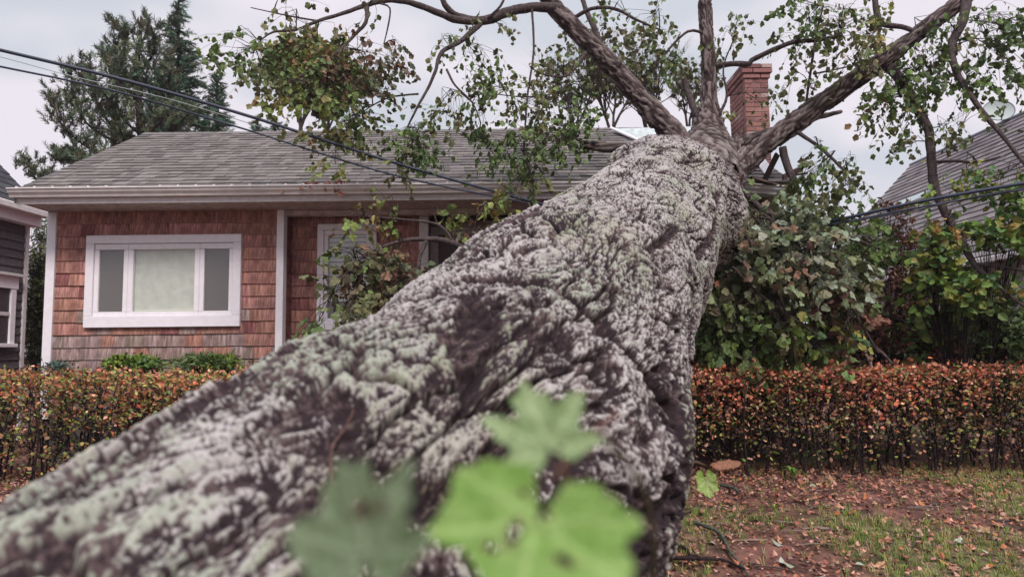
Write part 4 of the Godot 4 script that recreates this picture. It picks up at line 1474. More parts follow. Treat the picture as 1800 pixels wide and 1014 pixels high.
	arm.box(c0 + turn * Vector3(0, -0.12, 0.28) - Vector3(0.03, 0.03, 0.03), c0 + turn * Vector3(0, -0.12, 0.28) + Vector3(0.03, 0.03, 0.03), 0.006)
	put("feed_arm", arm.mesh(), paint(0.18, 0.18, 0.19, 0.6), d)
	var post := Shape.new()
	post.tube(PackedVector3Array([Vector3(0, -0.05, 0), Vector3(c0.x, 0.05, c0.z - 0.0), c0 - turn.z * 0.03]), PackedFloat32Array([0.022, 0.022, 0.02]), 8)
	post.box(Vector3(-0.08, -0.03, -0.06), Vector3(0.08, 0.0, 0.06), 0.004)
	put("mount", post.mesh(), paint(0.2, 0.2, 0.21, 0.6), d)


func cables() -> void:
	var list := [
		["thick black power cable crossing from the upper left to under the trunk", [[-70, 72, 5.2, 3.4], [0, 88, 5.4, 3.3], [230, 144, 5.9, 3.2], [450, 208, 6.4, 3.0], [700, 288, 6.8, 2.8], [935, 354, 7.2, 2.6], [1100, 396, 7.6, 2.4], [1290, 408, 7.7, 2.4], [1440, 392, 6.9, 2.8], [1620, 354, 6.3, 3.1], [1800, 322, 5.9, 3.4], [1880, 308, 5.8, 3.5]], M.blue_cable],
		["thinner black cable just below the thick one, running under the trunk", [[-70, 103, 5.2, 2.0], [0, 117, 5.4, 2.0], [200, 160, 5.9, 1.9], [420, 224, 6.4, 1.8], [690, 307, 6.8, 1.8], [930, 358, 7.2, 1.7], [1100, 402, 7.62, 1.6], [1290, 415, 7.72, 1.6], [1440, 398, 6.88, 1.8], [1620, 364, 6.28, 1.9], [1800, 333, 5.88, 2.0], [1880, 320, 5.8, 2.0]], M.blue_cable],
		["hair-thin pale wire between the two black cables at the left", [[-70, 86, 6.0, 0.7], [0, 100, 6.2, 0.7], [130, 135, 6.6, 0.7], [300, 175, 7.0, 0.7], [480, 230, 7.5, 0.7]], paint(0.30, 0.34, 0.33, 0.5)],
		["thin dark wire wound alongside the cables at the right", [[1380, 415, 7.2, 1.0], [1480, 392, 6.72, 1.0], [1600, 372, 6.3, 1.0], [1700, 349, 6.05, 1.0], [1880, 314, 5.75, 1.0]], M.cable]]
	for c in list:
		var tr := trace(c[1])
		var b := bend(tr[0], tr[1], 0.15)
		var s := Shape.new()
		s.tube(b[0], b[1], 8)
		tag(put("power_cable", s.mesh(), c[2]), c[0], "cable", "cables strung over the yard")


# ---------------------------------------------------------------- trees behind
func tuft_mesh(needles: int, spread: float) -> ArrayMesh:
	var s := Shape.new()
	for k in needles:
		var an := k * 2.399963
		var y0 := float(k) / needles * 0.7
		var d := Vector3(cos(an) * spread, 0.75, sin(an) * spread).normalized() * 0.42
		var side := d.cross(Vector3(0.3, 0.2, 0.9)).normalized() * 0.055
		var p := Vector3(0, y0, 0)
		s.tri(p - side, p + side, p + d)
	return s.mesh()


var PINE := [Color(0.106, 0.133, 0.072), Color(0.075, 0.104, 0.060), Color(0.094, 0.090, 0.058), Color(0.069, 0.102, 0.062)]
var SPRUCE := [Color(0.062, 0.126, 0.077), Color(0.081, 0.118, 0.070), Color(0.073, 0.154, 0.098), Color(0.068, 0.087, 0.057)]


func pine_tree() -> void:
	var t := thing("pine_tree", "ragged dark pine with long bare-looking arms rising behind the left end of the roof", "tree")
	var z := 16.0
	var wood := Shape.new()
	wood.tint = Color(0.06, 0.045, 0.042)
	stick(wood, [[262, 420, z, 12], [255, 300, z, 9], [245, 200, z, 7], [240, 120, z, 5], [246, 60, z, 3], [247, 28, z, 1.5]], 8, 0.2)
	put("trunk", wood.mesh(), M.twig, t)
	var arms := [
		[[255, 300], [200, 250], [150, 215], [128, 160], [124, 118]], [[250, 270], [190, 215], [160, 150], [150, 112]], [[256, 310], [190, 280], [140, 250], [105, 215], [93, 170]],
		[[256, 325], [180, 295], [120, 280], [95, 272]], [[262, 345], [160, 330], [80, 312], [42, 285]], [[247, 200], [215, 150], [205, 90], [212, 45]], [[246, 220], [285, 180], [300, 120]],
		[[244, 170], [200, 140], [186, 95]], [[243, 130], [270, 90], [265, 45]], [[252, 260], [300, 230], [330, 200]], [[250, 240], [205, 200], [180, 160]], [[258, 310], [225, 260], [205, 235]], [[250, 250], [280, 215], [300, 205]]]
	var tufts := []
	for a in arms:
		var rows := []
		for k in a.size():
			rows.append([a[k][0], a[k][1], z + rnd(-0.8, 0.8), lerpf(3.2, 0.9, float(k) / (a.size() - 1))])
		var s := Shape.new()
		s.tint = Color(0.055, 0.042, 0.04)
		stick(s, rows, 5, 0.2)
		put("branch", s.mesh(), M.twig, t)
		var tr := trace(rows)
		var b := bend(tr[0], tr[1], 0.05)
		var pts: PackedVector3Array = b[0]
		for k in pts.size():
			var f := float(k) / pts.size()
			if f < 0.25:
				continue
			for j in 2 + int(f * 2.0):
				var o := Vector3(rng.randfn(), rng.randfn() * 0.8, rng.randfn()) * 0.12
				tufts.append([facing(Vector3(rnd(-0.8, 0.8), 0.7, rnd(-0.8, 0.8)), rnd(0, 6), rnd(0.20, 0.34), pts[k] + o), pick(PINE)])
	for q in [[212, 75, 26, 42], [246, 55, 22, 32], [262, 110, 42, 46], [232, 150, 40, 50], [280, 165, 36, 55], [255, 215, 60, 34], [205, 130, 22, 36], [300, 215, 36, 30], [200, 205, 30, 26]]:
		var mid := P(q[0], q[1], z)
		for k in int(q[2] * q[3] * 0.042):
			var o := Vector3(rng.randfn() * 0.45 * q[2], rng.randfn() * 0.45 * q[3], rng.randfn() * 0.45 * q[2]) * z / FOCAL
			tufts.append([facing(Vector3(rnd(-0.8, 0.8), 0.8, rnd(-0.8, 0.8)), rnd(0, 6), rnd(0.22, 0.36), mid + o), pick(PINE if q[0] < 275 else SPRUCE)])
	scatter("needles", t, tuft_mesh(14, 0.7), M.needle, tufts)


func spruce(label: String, group: String, px: float, top: float, bottom: float, slope: float, z: float) -> void:
	var t := thing("spruce_tree", label, "tree", group)
	var wood := Shape.new()
	wood.tint = Color(0.055, 0.042, 0.04)
	var k := z / FOCAL
	stick(wood, [[px, bottom + 60, z, 5], [px, (top + bottom) / 2, z, 3.4], [px, top, z, 0.8]], 7, 0.3)
	put("trunk", wood.mesh(), M.twig, t)
	var limbs := Shape.new()
	limbs.tint = Color(0.05, 0.04, 0.038)
	var tufts := []
	var y := top + 2.0
	while y < bottom:
		var at := P(px, y, z)
		var reach: float = (3.0 + (y - top) * slope) * k
		for j in (4 if y < top + 80.0 else 7):
			var an := rnd(0, TAU)
			var l := reach * rnd(0.55, 1.15)
			var tip := at + Vector3(cos(an) * l, -l * 0.12 + 0.12 * rnd(-1, 1.2), sin(an) * l)
			limbs.tube(PackedVector3Array([at, at.lerp(tip, 0.5) + Vector3(0, -0.06 * l, 0), tip]), PackedFloat32Array([0.02, 0.012, 0.006]), 3)
			var m := 2 + int(l / 0.15)
			for i in m:
				var f := (i + rng.randf()) / m
				var p := at.lerp(tip, f) + Vector3(rnd(-0.04, 0.04), rnd(-0.06, 0.03), rnd(-0.04, 0.04))
				var out := (tip - at).normalized()
				tufts.append([facing(out + Vector3(rnd(-0.7, 0.7), rnd(-0.3, 0.6), rnd(-0.7, 0.7)), rnd(0, 6), rnd(0.18, 0.32), p), pick(SPRUCE)])
		y += rnd(4.0, 8.0) * 16.0 / z
	stuff(put("branches", limbs.mesh(), M.twig, t))
	scatter("needles", t, tuft_mesh(12, 0.55), M.needle, tufts)


func sprout(s: Shape, leaves: Array, p: Vector3, dir: Vector3, length: float, r: float, level: int, palette: Array, size: float, density: float) -> void:
	var pts := PackedVector3Array([p])
	var rad := PackedFloat32Array([r])
	var d := dir
	var n := 5
	for k in n:
		d = (d + Vector3(rnd(-0.22, 0.22), rnd(-0.06, 0.16), rnd(-0.22, 0.22))).normalized()
		pts.append(pts[k] + d * length / n)
		rad.append(r * (1.0 - 0.55 * (k + 1) / n))
	s.tube(pts, rad, 5 if level > 1 else 3)
	for k in range(2, n + 1):
		if level > 0:
			for j in (2 if rng.randf() < 0.55 else 1):
				var an := rnd(0, TAU)
				var nd := (d + Vector3(cos(an), rnd(-0.1, 0.4), sin(an)) * rnd(0.6, 0.95)).normalized()
				sprout(s, leaves, pts[k], nd, length * rnd(0.42, 0.66), rad[k] * 0.62, level - 1, palette, size, density)
		if level <= 1 and rng.randf() < density:
			for j in 3:
				var ld := Vector3(rnd(-1, 1), rnd(-1, 0.5), rnd(-1, 1))
				leaves.append([facing(ld, rnd(0, TAU), size * rnd(0.7, 1.2), pts[k] + ld * 0.06), pick(palette)])


func bare_tree(label: String, group: String, px: float, base: float, z: float, height: float, r: float, tint: Color, palette: Array, density: float, lean := 0.0) -> void:
	var t := thing("leafy_tree", label, "tree", group)
	var s := Shape.new()
	s.tint = tint
	var leaves := []
	var p := P(px, base, z)
	var foot := Vector3(p.x - lean, 0.2, p.z)
	var tr := bend(PackedVector3Array([foot, foot.lerp(p, 0.5), p]), PackedFloat32Array([r * 1.3, r * 1.1, r]), 0.4)
	var w := Shape.new()
	w.tint = tint
	w.tube(tr[0], tr[1], 8, 0.05)
	put("trunk", w.mesh(), M.twig, t)
	for k in 4:
		var an := k * 1.7 + rnd(0, 1)
		sprout(s, leaves, p, Vector3(cos(an) * 0.38 + lean * 0.2, 1.0, sin(an) * 0.38).normalized(), height * rnd(0.8, 1.1), r * 0.7, 3, palette, 0.12, density)
	stuff(put("branches", s.mesh(), M.twig, t))
	if leaves.size():
		scatter("foliage", t, lobed_leaf(3, 0.3, 0.3, 8, 0.2), M.leaf, leaves)


func trees_behind() -> void:
	pine_tree()
	spruce("tall spruce with a thin spire rising beside the pine", "", 313, -6, 260, 0.30, 18.0)
	spruce("small pointed spruce right of the tall spire, above the roof ridge", "", 381, 132, 260, 0.24, 20.0)
	spruce("tiny dark spruce top peeping over the roof ridge, left of two", "spruce tops over the ridge", 452, 208, 250, 0.35, 26.0)
	spruce("tiny dark spruce top peeping over the roof ridge, right of two", "spruce tops over the ridge", 482, 210, 250, 0.4, 26.0)
	var grey := Color(0.105, 0.075, 0.072)
	bare_tree("thin nearly bare tree behind the ridge, farthest left beside the pale torn sheet", "thin bare trees behind the roof", 1010, 235, 15.0, 1.35, 0.045, grey, OLIVE, 0.035)
	bare_tree("thin nearly bare tree behind the ridge, with its fork under the left limb", "thin bare trees behind the roof", 1075, 236, 15.5, 1.45, 0.05, grey, OLIVE, 0.03)
	bare_tree("thin nearly bare tree behind the ridge, between the left limb and the upright limb", "thin bare trees behind the roof", 1140, 238, 16.0, 1.45, 0.05, grey, OLIVE, 0.03)
	bare_tree("thin nearly bare tree behind the chimney and the upright limb", "thin bare trees behind the roof", 1215, 238, 16.5, 1.4, 0.05, grey, OLIVE, 0.03)
	bare_tree("young pale-stemmed tree with yellowing leaves above the middle of the ridge", "", 528, 225, 14.0, 1.05, 0.045, Color(0.19, 0.16, 0.14), YELLOWED, 0.75, 0.1)
	bare_tree("small yellow-green tree hidden in drooping leaves right of the pale-stemmed one", "", 575, 232, 14.5, 0.8, 0.035, Color(0.12, 0.09, 0.08), YELLOWED, 0.8)


# ---------------------------------------------------------------- hedges and shrubs
func hedge(label: String, x0: float, x1: float, palette: Array, lower: Array, count: int, z0: float) -> void:
	var t := thing("hedge", label, "hedge", "clipped hedge crossed by the trunk")
	var depth := 0.8
	var topy := 1.235
	var fn := FastNoiseLite.new()
	fn.frequency = 1.3
	fn.seed = int(x0 * 10.0) + 50
	var n := int((x1 - x0) / 0.042)
	var fine := Shape.new()
	fine.tint = Color(0.034, 0.022, 0.023)  # near-black tint puts the shade inside the hedge into the twig colour
	for k in n:
		var x := lerpf(x0, x1, (k + rng.randf()) / n)
		var z := -z0 - rnd(0.06, depth)
		var foot := Vector3(x, ground_y(z) - 0.03, z)
		var s := Shape.new()
		s.tint = Color(0.046, 0.031, 0.031).lerp(Color(0.085, 0.06, 0.055), rng.randf())
		var top := Vector3(x + rnd(-0.16, 0.16), topy - rnd(0.05, 0.25), z + rnd(-0.1, 0.12))
		var mid := foot.lerp(top, 0.5) + Vector3(rnd(-0.07, 0.07), 0, rnd(-0.05, 0.05))
		var b := bend(PackedVector3Array([foot, mid, top]), PackedFloat32Array([rnd(0.008, 0.014), 0.008, 0.004]), 0.16)
		s.tube(b[0], b[1], 5)
		if k < 150:
			put("stem", s.mesh(), M.twig, t)
		for j in 18:
			var f := rnd(0.15, 0.97)
			var p := foot.lerp(top, f)
			var q := p + Vector3(rnd(-0.16, 0.16), rnd(0.02, 0.2), rnd(-0.14, 0.16))
			fine.tube(PackedVector3Array([p, p.lerp(q, 0.5) + Vector3(0, -0.015, 0), q]), PackedFloat32Array([0.005, 0.004, 0.002]), 3)
	stuff(put("twigs", fine.mesh(), M.twig, t))
	var leaves := []
	for k in count:
		var x := rnd(x0, x1)
		var f := pow(rng.randf(), 0.62)
		if rng.randf() < 0.25:
			f = rnd(0.9, 1.0)
		var bulge := 0.05 * fn.get_noise_2d(x * 2.0, f * 3.0)
		var zz := -z0 - depth * (pow(rng.randf(), 1.6) if f < 0.9 else rng.randf()) + bulge
		var gy := ground_y(zz)
		var y := gy + 0.10 + (topy - gy - 0.10 + 0.11 * fn.get_noise_2d(x * 2.2, 9.0) + (rnd(0.0, 0.11) * rng.randf() if rng.randf() < 0.28 else 0.0)) * f
		var hole := fn.get_noise_3d(x * 3.2, y * 3.2, 4.0)
		if f < 0.75 and hole < -0.30 + 0.25 * (0.5 - f):
			continue
		var patch := fn.get_noise_2d(x * 0.9, 30.0)
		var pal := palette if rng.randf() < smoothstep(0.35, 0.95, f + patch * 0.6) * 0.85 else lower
		var d := Vector3(rnd(-1, 1), rnd(-0.5, 0.9), rnd(-0.3, 1.1))
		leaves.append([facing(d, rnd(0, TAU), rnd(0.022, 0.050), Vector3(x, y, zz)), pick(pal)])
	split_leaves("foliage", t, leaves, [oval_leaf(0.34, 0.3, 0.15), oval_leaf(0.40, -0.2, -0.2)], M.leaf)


func bush(called: String, label: String, category: String, spots: Array, base: Vector3, size: float, tint: Color, kind: Array, per := 6, group := "", reach := 0.16) -> Node3D:
	var t := thing(called, label, category, group)
	var stems := Shape.new()
	stems.tint = tint
	var leaves := []
	var anchors := PackedVector3Array([base, base + Vector3(0.1, 0.12, 0), base + Vector3(-0.1, 0.1, 0.02)])
	sprays(spots, anchors, size, stems, leaves, 0.05, 0.005, per, reach)
	stuff(put("stems", stems.mesh(), M.twig, t))
	split_leaves("foliage", t, leaves, kind, M.leaf)
	return t


func shrubs() -> void:
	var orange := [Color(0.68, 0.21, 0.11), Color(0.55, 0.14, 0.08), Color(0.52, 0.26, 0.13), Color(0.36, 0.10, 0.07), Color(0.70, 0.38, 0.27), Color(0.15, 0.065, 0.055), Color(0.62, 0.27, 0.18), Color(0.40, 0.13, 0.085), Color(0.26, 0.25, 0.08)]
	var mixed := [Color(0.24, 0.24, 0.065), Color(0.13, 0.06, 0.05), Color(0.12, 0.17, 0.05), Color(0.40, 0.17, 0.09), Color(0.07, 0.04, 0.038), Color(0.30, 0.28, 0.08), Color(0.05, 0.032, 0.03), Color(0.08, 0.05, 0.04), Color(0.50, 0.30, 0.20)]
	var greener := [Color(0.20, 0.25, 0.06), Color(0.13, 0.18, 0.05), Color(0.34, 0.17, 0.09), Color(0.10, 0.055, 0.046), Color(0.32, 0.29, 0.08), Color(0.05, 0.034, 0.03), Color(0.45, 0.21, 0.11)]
	hedge("clipped hedge turning orange and brown to the right of the trunk", -0.3, 6.6, orange, mixed, 28500, 6.62)
	hedge("clipped hedge turning orange and yellow-green to the left of the trunk", -6.4, -1.1, orange + greener + [Color(0.44, 0.36, 0.12), Color(0.26, 0.28, 0.08)], greener, 22500, 6.62)
	var fine := [oval_leaf(0.13, 0.2, 0.2)]
	var round := [oval_leaf(0.42, 0.3, 0.2), oval_leaf(0.34, -0.2, -0.2)]
	var bright := [Color(0.13, 0.22, 0.03), Color(0.09, 0.16, 0.03), Color(0.20, 0.25, 0.035), Color(0.06, 0.11, 0.03)]
	bush("low_shrub", "bright yellow-green low shrub under the left part of the big window", "shrub", [[232, 640, 36, 12, 7.75, 70, bright], [215, 648, 26, 10, 7.7, 40, bright], [262, 640, 22, 7, 7.75, 26, VINE]], Vector3(-4.1, 0.25, -7.8), 0.055, Color(0.07, 0.06, 0.04), round, 8, "low shrubs under the window", 0.09)
	bush("low_shrub", "deep green feathery low shrub under the right corner of the big window", "shrub", [[345, 640, 34, 11, 7.75, 60, DEEP], [390, 642, 30, 9, 7.75, 50, bright], [365, 636, 40, 8, 7.8, 50, DEEP]], Vector3(-3.3, 0.25, -7.8), 0.07, Color(0.06, 0.06, 0.04), fine, 12, "low shrubs under the window", 0.10)
	bush("low_shrub", "small blue-green plant at the foot of the white corner board", "shrub", [[100, 648, 22, 7, 7.8, 30, [Color(0.09, 0.14, 0.12), Color(0.07, 0.11, 0.09)]]], Vector3(-5.0, 0.25, -7.8), 0.07, Color(0.07, 0.06, 0.05), fine, 9, "low shrubs under the window", 0.10)
	var cedar := [Color(0.085, 0.10, 0.03), Color(0.05, 0.065, 0.025), Color(0.12, 0.12, 0.035), Color(0.04, 0.045, 0.025)]
	bush("evergreen_shrub", "tall dark evergreen shrub filling the gap between the grey house and the shingled house", "shrub", [
		[66, 470, 16, 34, 11.5, 90, cedar], [62, 530, 18, 36, 11.5, 100, cedar], [60, 590, 20, 36, 11.5, 100, cedar], [58, 640, 22, 26, 11.5, 60, cedar], [70, 425, 12, 18, 12.0, 26, PINE], [68, 400, 14, 12, 12.0, 12, PINE], [62, 560, 24, 70, 12.2, 120, PINE]],
		Vector3(-7.7, 0.2, -11.6), 0.10, Color(0.05, 0.04, 0.035), fine, 10, "", 0.2)
	bush("dead_shrub", "reddish-brown dead shrub between the silvery bough and the right-hand roof", "shrub", [
		[1590, 420, 22, 40, 7.9, 40, BROWNED], [1585, 480, 34, 40, 7.9, 50, BROWNED], [1550, 540, 60, 40, 7.9, 70, BROWNED], [1540, 600, 60, 36, 7.8, 60, BROWNED], [1610, 550, 46, 40, 7.9, 46, BROWNED], [1500, 560, 40, 50, 7.8, 30, BROWNED], [1560, 370, 30, 24, 8.2, 14, BROWNED]],
		Vector3(4.2, 0.2, -7.9), 0.065, Color(0.07, 0.045, 0.042), [oval_leaf(0.36, 0.7, 0.5), oval_leaf(0.3, -0.6, -0.5)], 6)
	bush("vine_shrub", "yellow-green climbing shrub over dark stems in front of the right-hand house", "shrub", [
		[1650, 440, 30, 40, 6.9, 40, VINE], [1640, 500, 44, 50, 6.9, 70, VINE], [1700, 520, 40, 40, 6.8, 50, VINE], [1730, 420, 34, 30, 6.7, 24, VINE], [1785, 420, 26, 50, 6.5, 30, VINE], [1785, 350, 24, 24, 6.5, 14, VINE], [1770, 560, 50, 60, 6.9, 70, DEEP], [1700, 590, 70, 46, 7.3, 90, DEEP], [1640, 590, 50, 40, 7.4, 50, VINE], [1790, 610, 30, 40, 7.3, 40, DEEP], [1730, 620, 70, 24, 7.3, 50, DEEP]],
		Vector3(4.5, 0.2, -7.2), 0.085, Color(0.055, 0.045, 0.04), [lobed_leaf(3, 0.3, 0.3, 10, 0.2), oval_leaf(0.42, 0.3, 0.3)], 6, "", 0.2)
	bush("young_shrub", "spray of bright orange leaves standing up behind the right hedge", "shrub", [[1680, 622, 40, 14, 7.3, 16, [Color(0.50, 0.20, 0.11), Color(0.42, 0.17, 0.10), Color(0.52, 0.27, 0.18)]], [1640, 640, 40, 10, 7.2, 14, [Color(0.46, 0.20, 0.13), Color(0.42, 0.20, 0.14)]], [1700, 640, 30, 10, 7.2, 8, YELLOWED]], Vector3(4.6, 0.2, -7.3), 0.062, Color(0.09, 0.055, 0.05), [oval_leaf(0.34, 0.3, 0.3)], 5)
	bush("dark_backing_shrub", "dense dark green shrub added as dark backing behind the hanging bough and the hedge", "shrub", [  # added shrub mass, a dark backing for the gaps in bough and hedge
		[1300, 560, 80, 80, 8.6, 130, DEEP], [1400, 560, 90, 80, 8.8, 140, DEEP], [1500, 590, 80, 60, 9.0, 110, DEEP], [1600, 600, 80, 50, 9.2, 100, DEEP], [1700, 610, 80, 40, 9.0, 90, DEEP], [1350, 470, 70, 50, 8.6, 70, DEEP], [1470, 480, 60, 50, 8.8, 60, OLIVE], [1330, 690, 110, 60, 8.3, 90, DEEP], [1500, 690, 110, 60, 8.4, 90, BROWNED], [1680, 690, 110, 60, 8.5, 90, DEEP], [1800, 660, 60, 60, 8.4, 60, DEEP]],
		Vector3(4.2, 0.2, -8.9), 0.11, Color(0.035, 0.028, 0.027), round, 8, "", 0.26)
	# dead sticks leaning among the shrubs
	var sticks := [
		["bare dead stick slanting down from the silvery bough to the hedge top", [[1405, 503, 7.0, 4], [1440, 545, 7.0, 4], [1500, 590, 7.0, 3.5], [1545, 615, 6.95, 3], [1570, 640, 6.9, 2]]],
		["curved grey dead stick crossing the slanting one above the hedge", [[1465, 500, 7.1, 2.5], [1485, 540, 7.05, 3], [1505, 590, 7.0, 3], [1522, 620, 6.95, 3], [1532, 650, 6.9, 2.5]]],
		["thin upright dead stick below the slanting one", [[1452, 555, 7.0, 2], [1442, 600, 7.0, 2], [1434, 645, 7.0, 2]]],
		["thin dead stem rising through the brown shrub", [[1545, 480, 7.6, 2], [1560, 520, 7.5, 2], [1580, 590, 7.4, 2], [1600, 630, 7.3, 2]]],
		["dark bent stick lying across the brown shrub at the right", [[1545, 555, 7.5, 3], [1590, 565, 7.4, 3], [1640, 580, 7.3, 2.5]]]]
	for q in sticks:
		var s := Shape.new()
		s.tint = Color(0.16, 0.125, 0.12) if sticks.find(q) < 3 else Color(0.075, 0.055, 0.05)
		stick(s, q[1], 7, 0.05)
		tag(put("dead_stick", s.mesh(), M.twig), q[0], "stick", "dead sticks above the hedge")


# ---------------------------------------------------------------- ground and what lies on it
func lie(px: float, py: float) -> Vector3:
	var far := P(px, py, 1.0) - EYE
	var z := 1.0
	for k in 60:
		var p := EYE + far * z
		if p.y <= ground_y(p.z):
			return Vector3(p.x, ground_y(p.z), p.z)
		z += 0.15
	return EYE + far * z


func ground() -> void:
	var fn := FastNoiseLite.new()
	fn.seed = 77
	fn.frequency = 0.5
	fn.fractal_octaves = 3
	var s := Shape.new()
	var xs := []
	var zs := []
	for k in 81:
		xs.append(lerpf(-10, 10, k / 80.0))
	for k in 71:
		zs.append(lerpf(3, -14.5, k / 70.0))
	xs = [-150.0, -60.0, -25.0, -14.0] + xs + [14.0, 25.0, 60.0, 150.0]
	zs = [60.0, 20.0, 8.0] + zs + [-20.0, -35.0, -80.0, -200.0]
	var g := PackedVector3Array()
	for z in zs:
		for x in xs:
			var near := 1.0 if absf(x) <= 10.0 and z <= 3.0 and z >= -14.5 else 0.0
			g.append(Vector3(x, ground_y(z) + near * 0.02 * fn.get_noise_2d(x * 3.0, z * 3.0), z))
			var lawn: float = smoothstep(-0.15, 0.35, fn.get_noise_2d(x * 0.8, z * 0.8) + 0.35 * smoothstep(1.6, 3.6, x - (z + 4.5) * 0.3) - 0.5 * smoothstep(-5.0, -6.2, z))
			s.c.append(Color(0.245, 0.112, 0.088).lerp(Color(0.19, 0.165, 0.075), lawn))
			s.t.append(Vector2(x, z))
	s.v = g
	s.n.resize(g.size())
	s.n.fill(Vector3.UP)
	var cols := xs.size()
	for k in zs.size() - 1:
		for j in cols - 1:
			var a := k * cols + j
			s.i.append_array([a, a + cols, a + 1, a + 1, a + cols, a + cols + 1])
	M.ground.albedo_color = Color.WHITE
	M.ground.vertex_color_use_as_albedo = true
	tag(put("ground", s.mesh(), M.ground), "leaf-strewn brown earth and thin lawn of the front yard", "ground", "", "structure")
	# grass
	var tuft := Shape.new()
	for k in 7:
		var an := k * 0.9 + rnd(0, 0.5)
		var out := Vector3(cos(an), 0, sin(an))
		var side := Vector3(-out.z, 0, out.x) * 0.04
		var b := out * 0.12
		var m := b + out * rnd(0.08, 0.25) + Vector3(0, 0.55, 0)
		var e := m + out * rnd(0.15, 0.45) + Vector3(0, rnd(0.1, 0.4), 0)
		tuft.quad(b - side, b + side, m + side * 0.7, m - side * 0.7)
		tuft.tri(m - side * 0.7, m + side * 0.7, e)
	var tm := tuft.mesh()
	var grass := []
	var pale := [Color(0.25, 0.27, 0.07), Color(0.16, 0.22, 0.05), Color(0.29, 0.27, 0.10), Color(0.12, 0.18, 0.045), Color(0.20, 0.26, 0.06), Color(0.33, 0.28, 0.15)]
	for k in 42000:
		var x := rnd(-6.5, 7.0)
		var z := rnd(-7.4, -0.5)
		var lawn: float = smoothstep(-0.15, 0.35, fn.get_noise_2d(x * 0.8, z * 0.8) + 0.35 * smoothstep(1.6, 3.6, x - (z + 4.5) * 0.3) - 0.5 * smoothstep(-5.0, -6.2, z))
		if rng.randf() > 0.10 + 0.9 * lawn:
			continue
		grass.append([Transform3D(Basis(Vector3.UP, rnd(0, TAU)).scaled(Vector3(1, rnd(0.5, 1.2), 1) * rnd(0.035, 0.075)), Vector3(x, ground_y(z), z)), pick(pale)])
	tag(scatter("grass", self, tm, M.dry, grass), "thin yellow-green grass growing through the leaf litter", "grass", "", "stuff")
	# fallen leaves
	var litter := []
	var rusty := [Color(0.32, 0.13, 0.085), Color(0.25, 0.10, 0.07), Color(0.38, 0.19, 0.14), Color(0.13, 0.06, 0.05), Color(0.44, 0.25, 0.19), Color(0.20, 0.11, 0.09), Color(0.36, 0.13, 0.075)]
	for k in 60000:
		var x := rnd(-6.5, 7.2)
		var z := -7.4 + 6.6 * pow(rng.randf(), 1.7)
		if fn.get_noise_2d(x * 1.1 + 40.0, z * 1.1) < -0.05 and z > -5.6 and rng.randf() < 0.7:
			continue
		var d := Vector3(rnd(-1, 1), rnd(-0.12, 0.30), rnd(-1, 1))
		var xf := facing(d, 0, rnd(0.03, 0.075), Vector3(x, ground_y(z) + rnd(0.004, 0.03), z))
		var flat := d.normalized().cross(Vector3.UP).normalized()
		xf.basis = Basis(flat, d.normalized(), flat.cross(d.normalized())).rotated(d.normalized(), rnd(-0.6, 0.6)).scaled(Vector3.ONE * rnd(0.013, 0.042))
		litter.append([xf, pick(rusty)])
	for k in 200:
		var p := Vector3(rnd(0.8, 5.5), 0, rnd(-6.4, -2.5))
		var d := Vector3(rnd(-1, 1), 0.1, rnd(-1, 1)).normalized()
		var flat := d.cross(Vector3.UP).normalized()
		litter.append([Transform3D(Basis(flat, d, flat.cross(d)).rotated(d, rnd(-0.5, 0.5)).scaled(Vector3.ONE * rnd(0.04, 0.075)), Vector3(p.x, ground_y(p.z) + 0.02, p.z)), pick([Color(0.45, 0.17, 0.06), Color(0.38, 0.22, 0.13), Color(0.30, 0.32, 0.24)])])
	var lk := Node3D.new()
	lk.name = "leaf_litter"
	add_child(lk, true)
	tag(lk, "dry brown and rust-coloured leaves strewn over the ground", "leaves", "", "stuff")
	split_leaves("leaves", lk, litter, [oval_leaf(0.32, 0.4, 0.35), lobed_leaf(5, 0.4, 0.3, 12, 0.3), oval_leaf(0.42, -0.3, -0.3)], M.dry)
	# broken twigs among them
	var bit := Shape.new()
	bit.tube(PackedVector3Array([Vector3(0, 0, -0.5), Vector3(0.05, 0.02, 0), Vector3(-0.03, 0, 0.5)]), PackedFloat32Array([0.03, 0.028, 0.015]), 5)
	var bits := []
	for k in 900:
		var x := rnd(-6.0, 6.8)
		var z := rnd(-7.2, -1.0)
		var l := rnd(0.06, 0.30)
		bits.append([Transform3D(Basis(Vector3.UP, rnd(0, TAU)).scaled(Vector3(0.22, 0.22, l)), Vector3(x, ground_y(z) + 0.012, z)), pick([Color(0.13, 0.085, 0.075), Color(0.20, 0.15, 0.13), Color(0.08, 0.055, 0.05)])])
	tag(scatter("twig_litter", self, bit.mesh(), M.dry, bits), "small broken twigs strewn among the fallen leaves", "twigs", "", "stuff")
	# strap-leaved plants at the hedge foot
	var green := [Color(0.10, 0.20, 0.03), Color(0.07, 0.15, 0.035), Color(0.19, 0.25, 0.045)]
	var where := [["largest green strap-leaved plant at the foot of the right hedge", 1425, 792, 0.24], ["strap-leaved plant just left of the largest one, near the hedge foot", 1375, 800, 0.16], ["pale green strap-leaved plant in the leaf litter below the right hedge", 1395, 838, 0.12], ["low green plant beside the trunk at the hedge foot", 1305, 790, 0.18], ["strap-leaved plant at the right of the largest one", 1480, 800, 0.16], ["small green plant below the middle of the right hedge", 1560, 800, 0.13], ["broad-leaved green plant at the foot of the left hedge", 90, 778, 0.26], ["small green plant at the left edge under the left hedge", 20, 790, 0.2], ["small upright plant at the right edge under the hedge", 1700, 800, 0.14], ["little bluish plant alone in the brown leaves", 1362, 898, 0.06]]
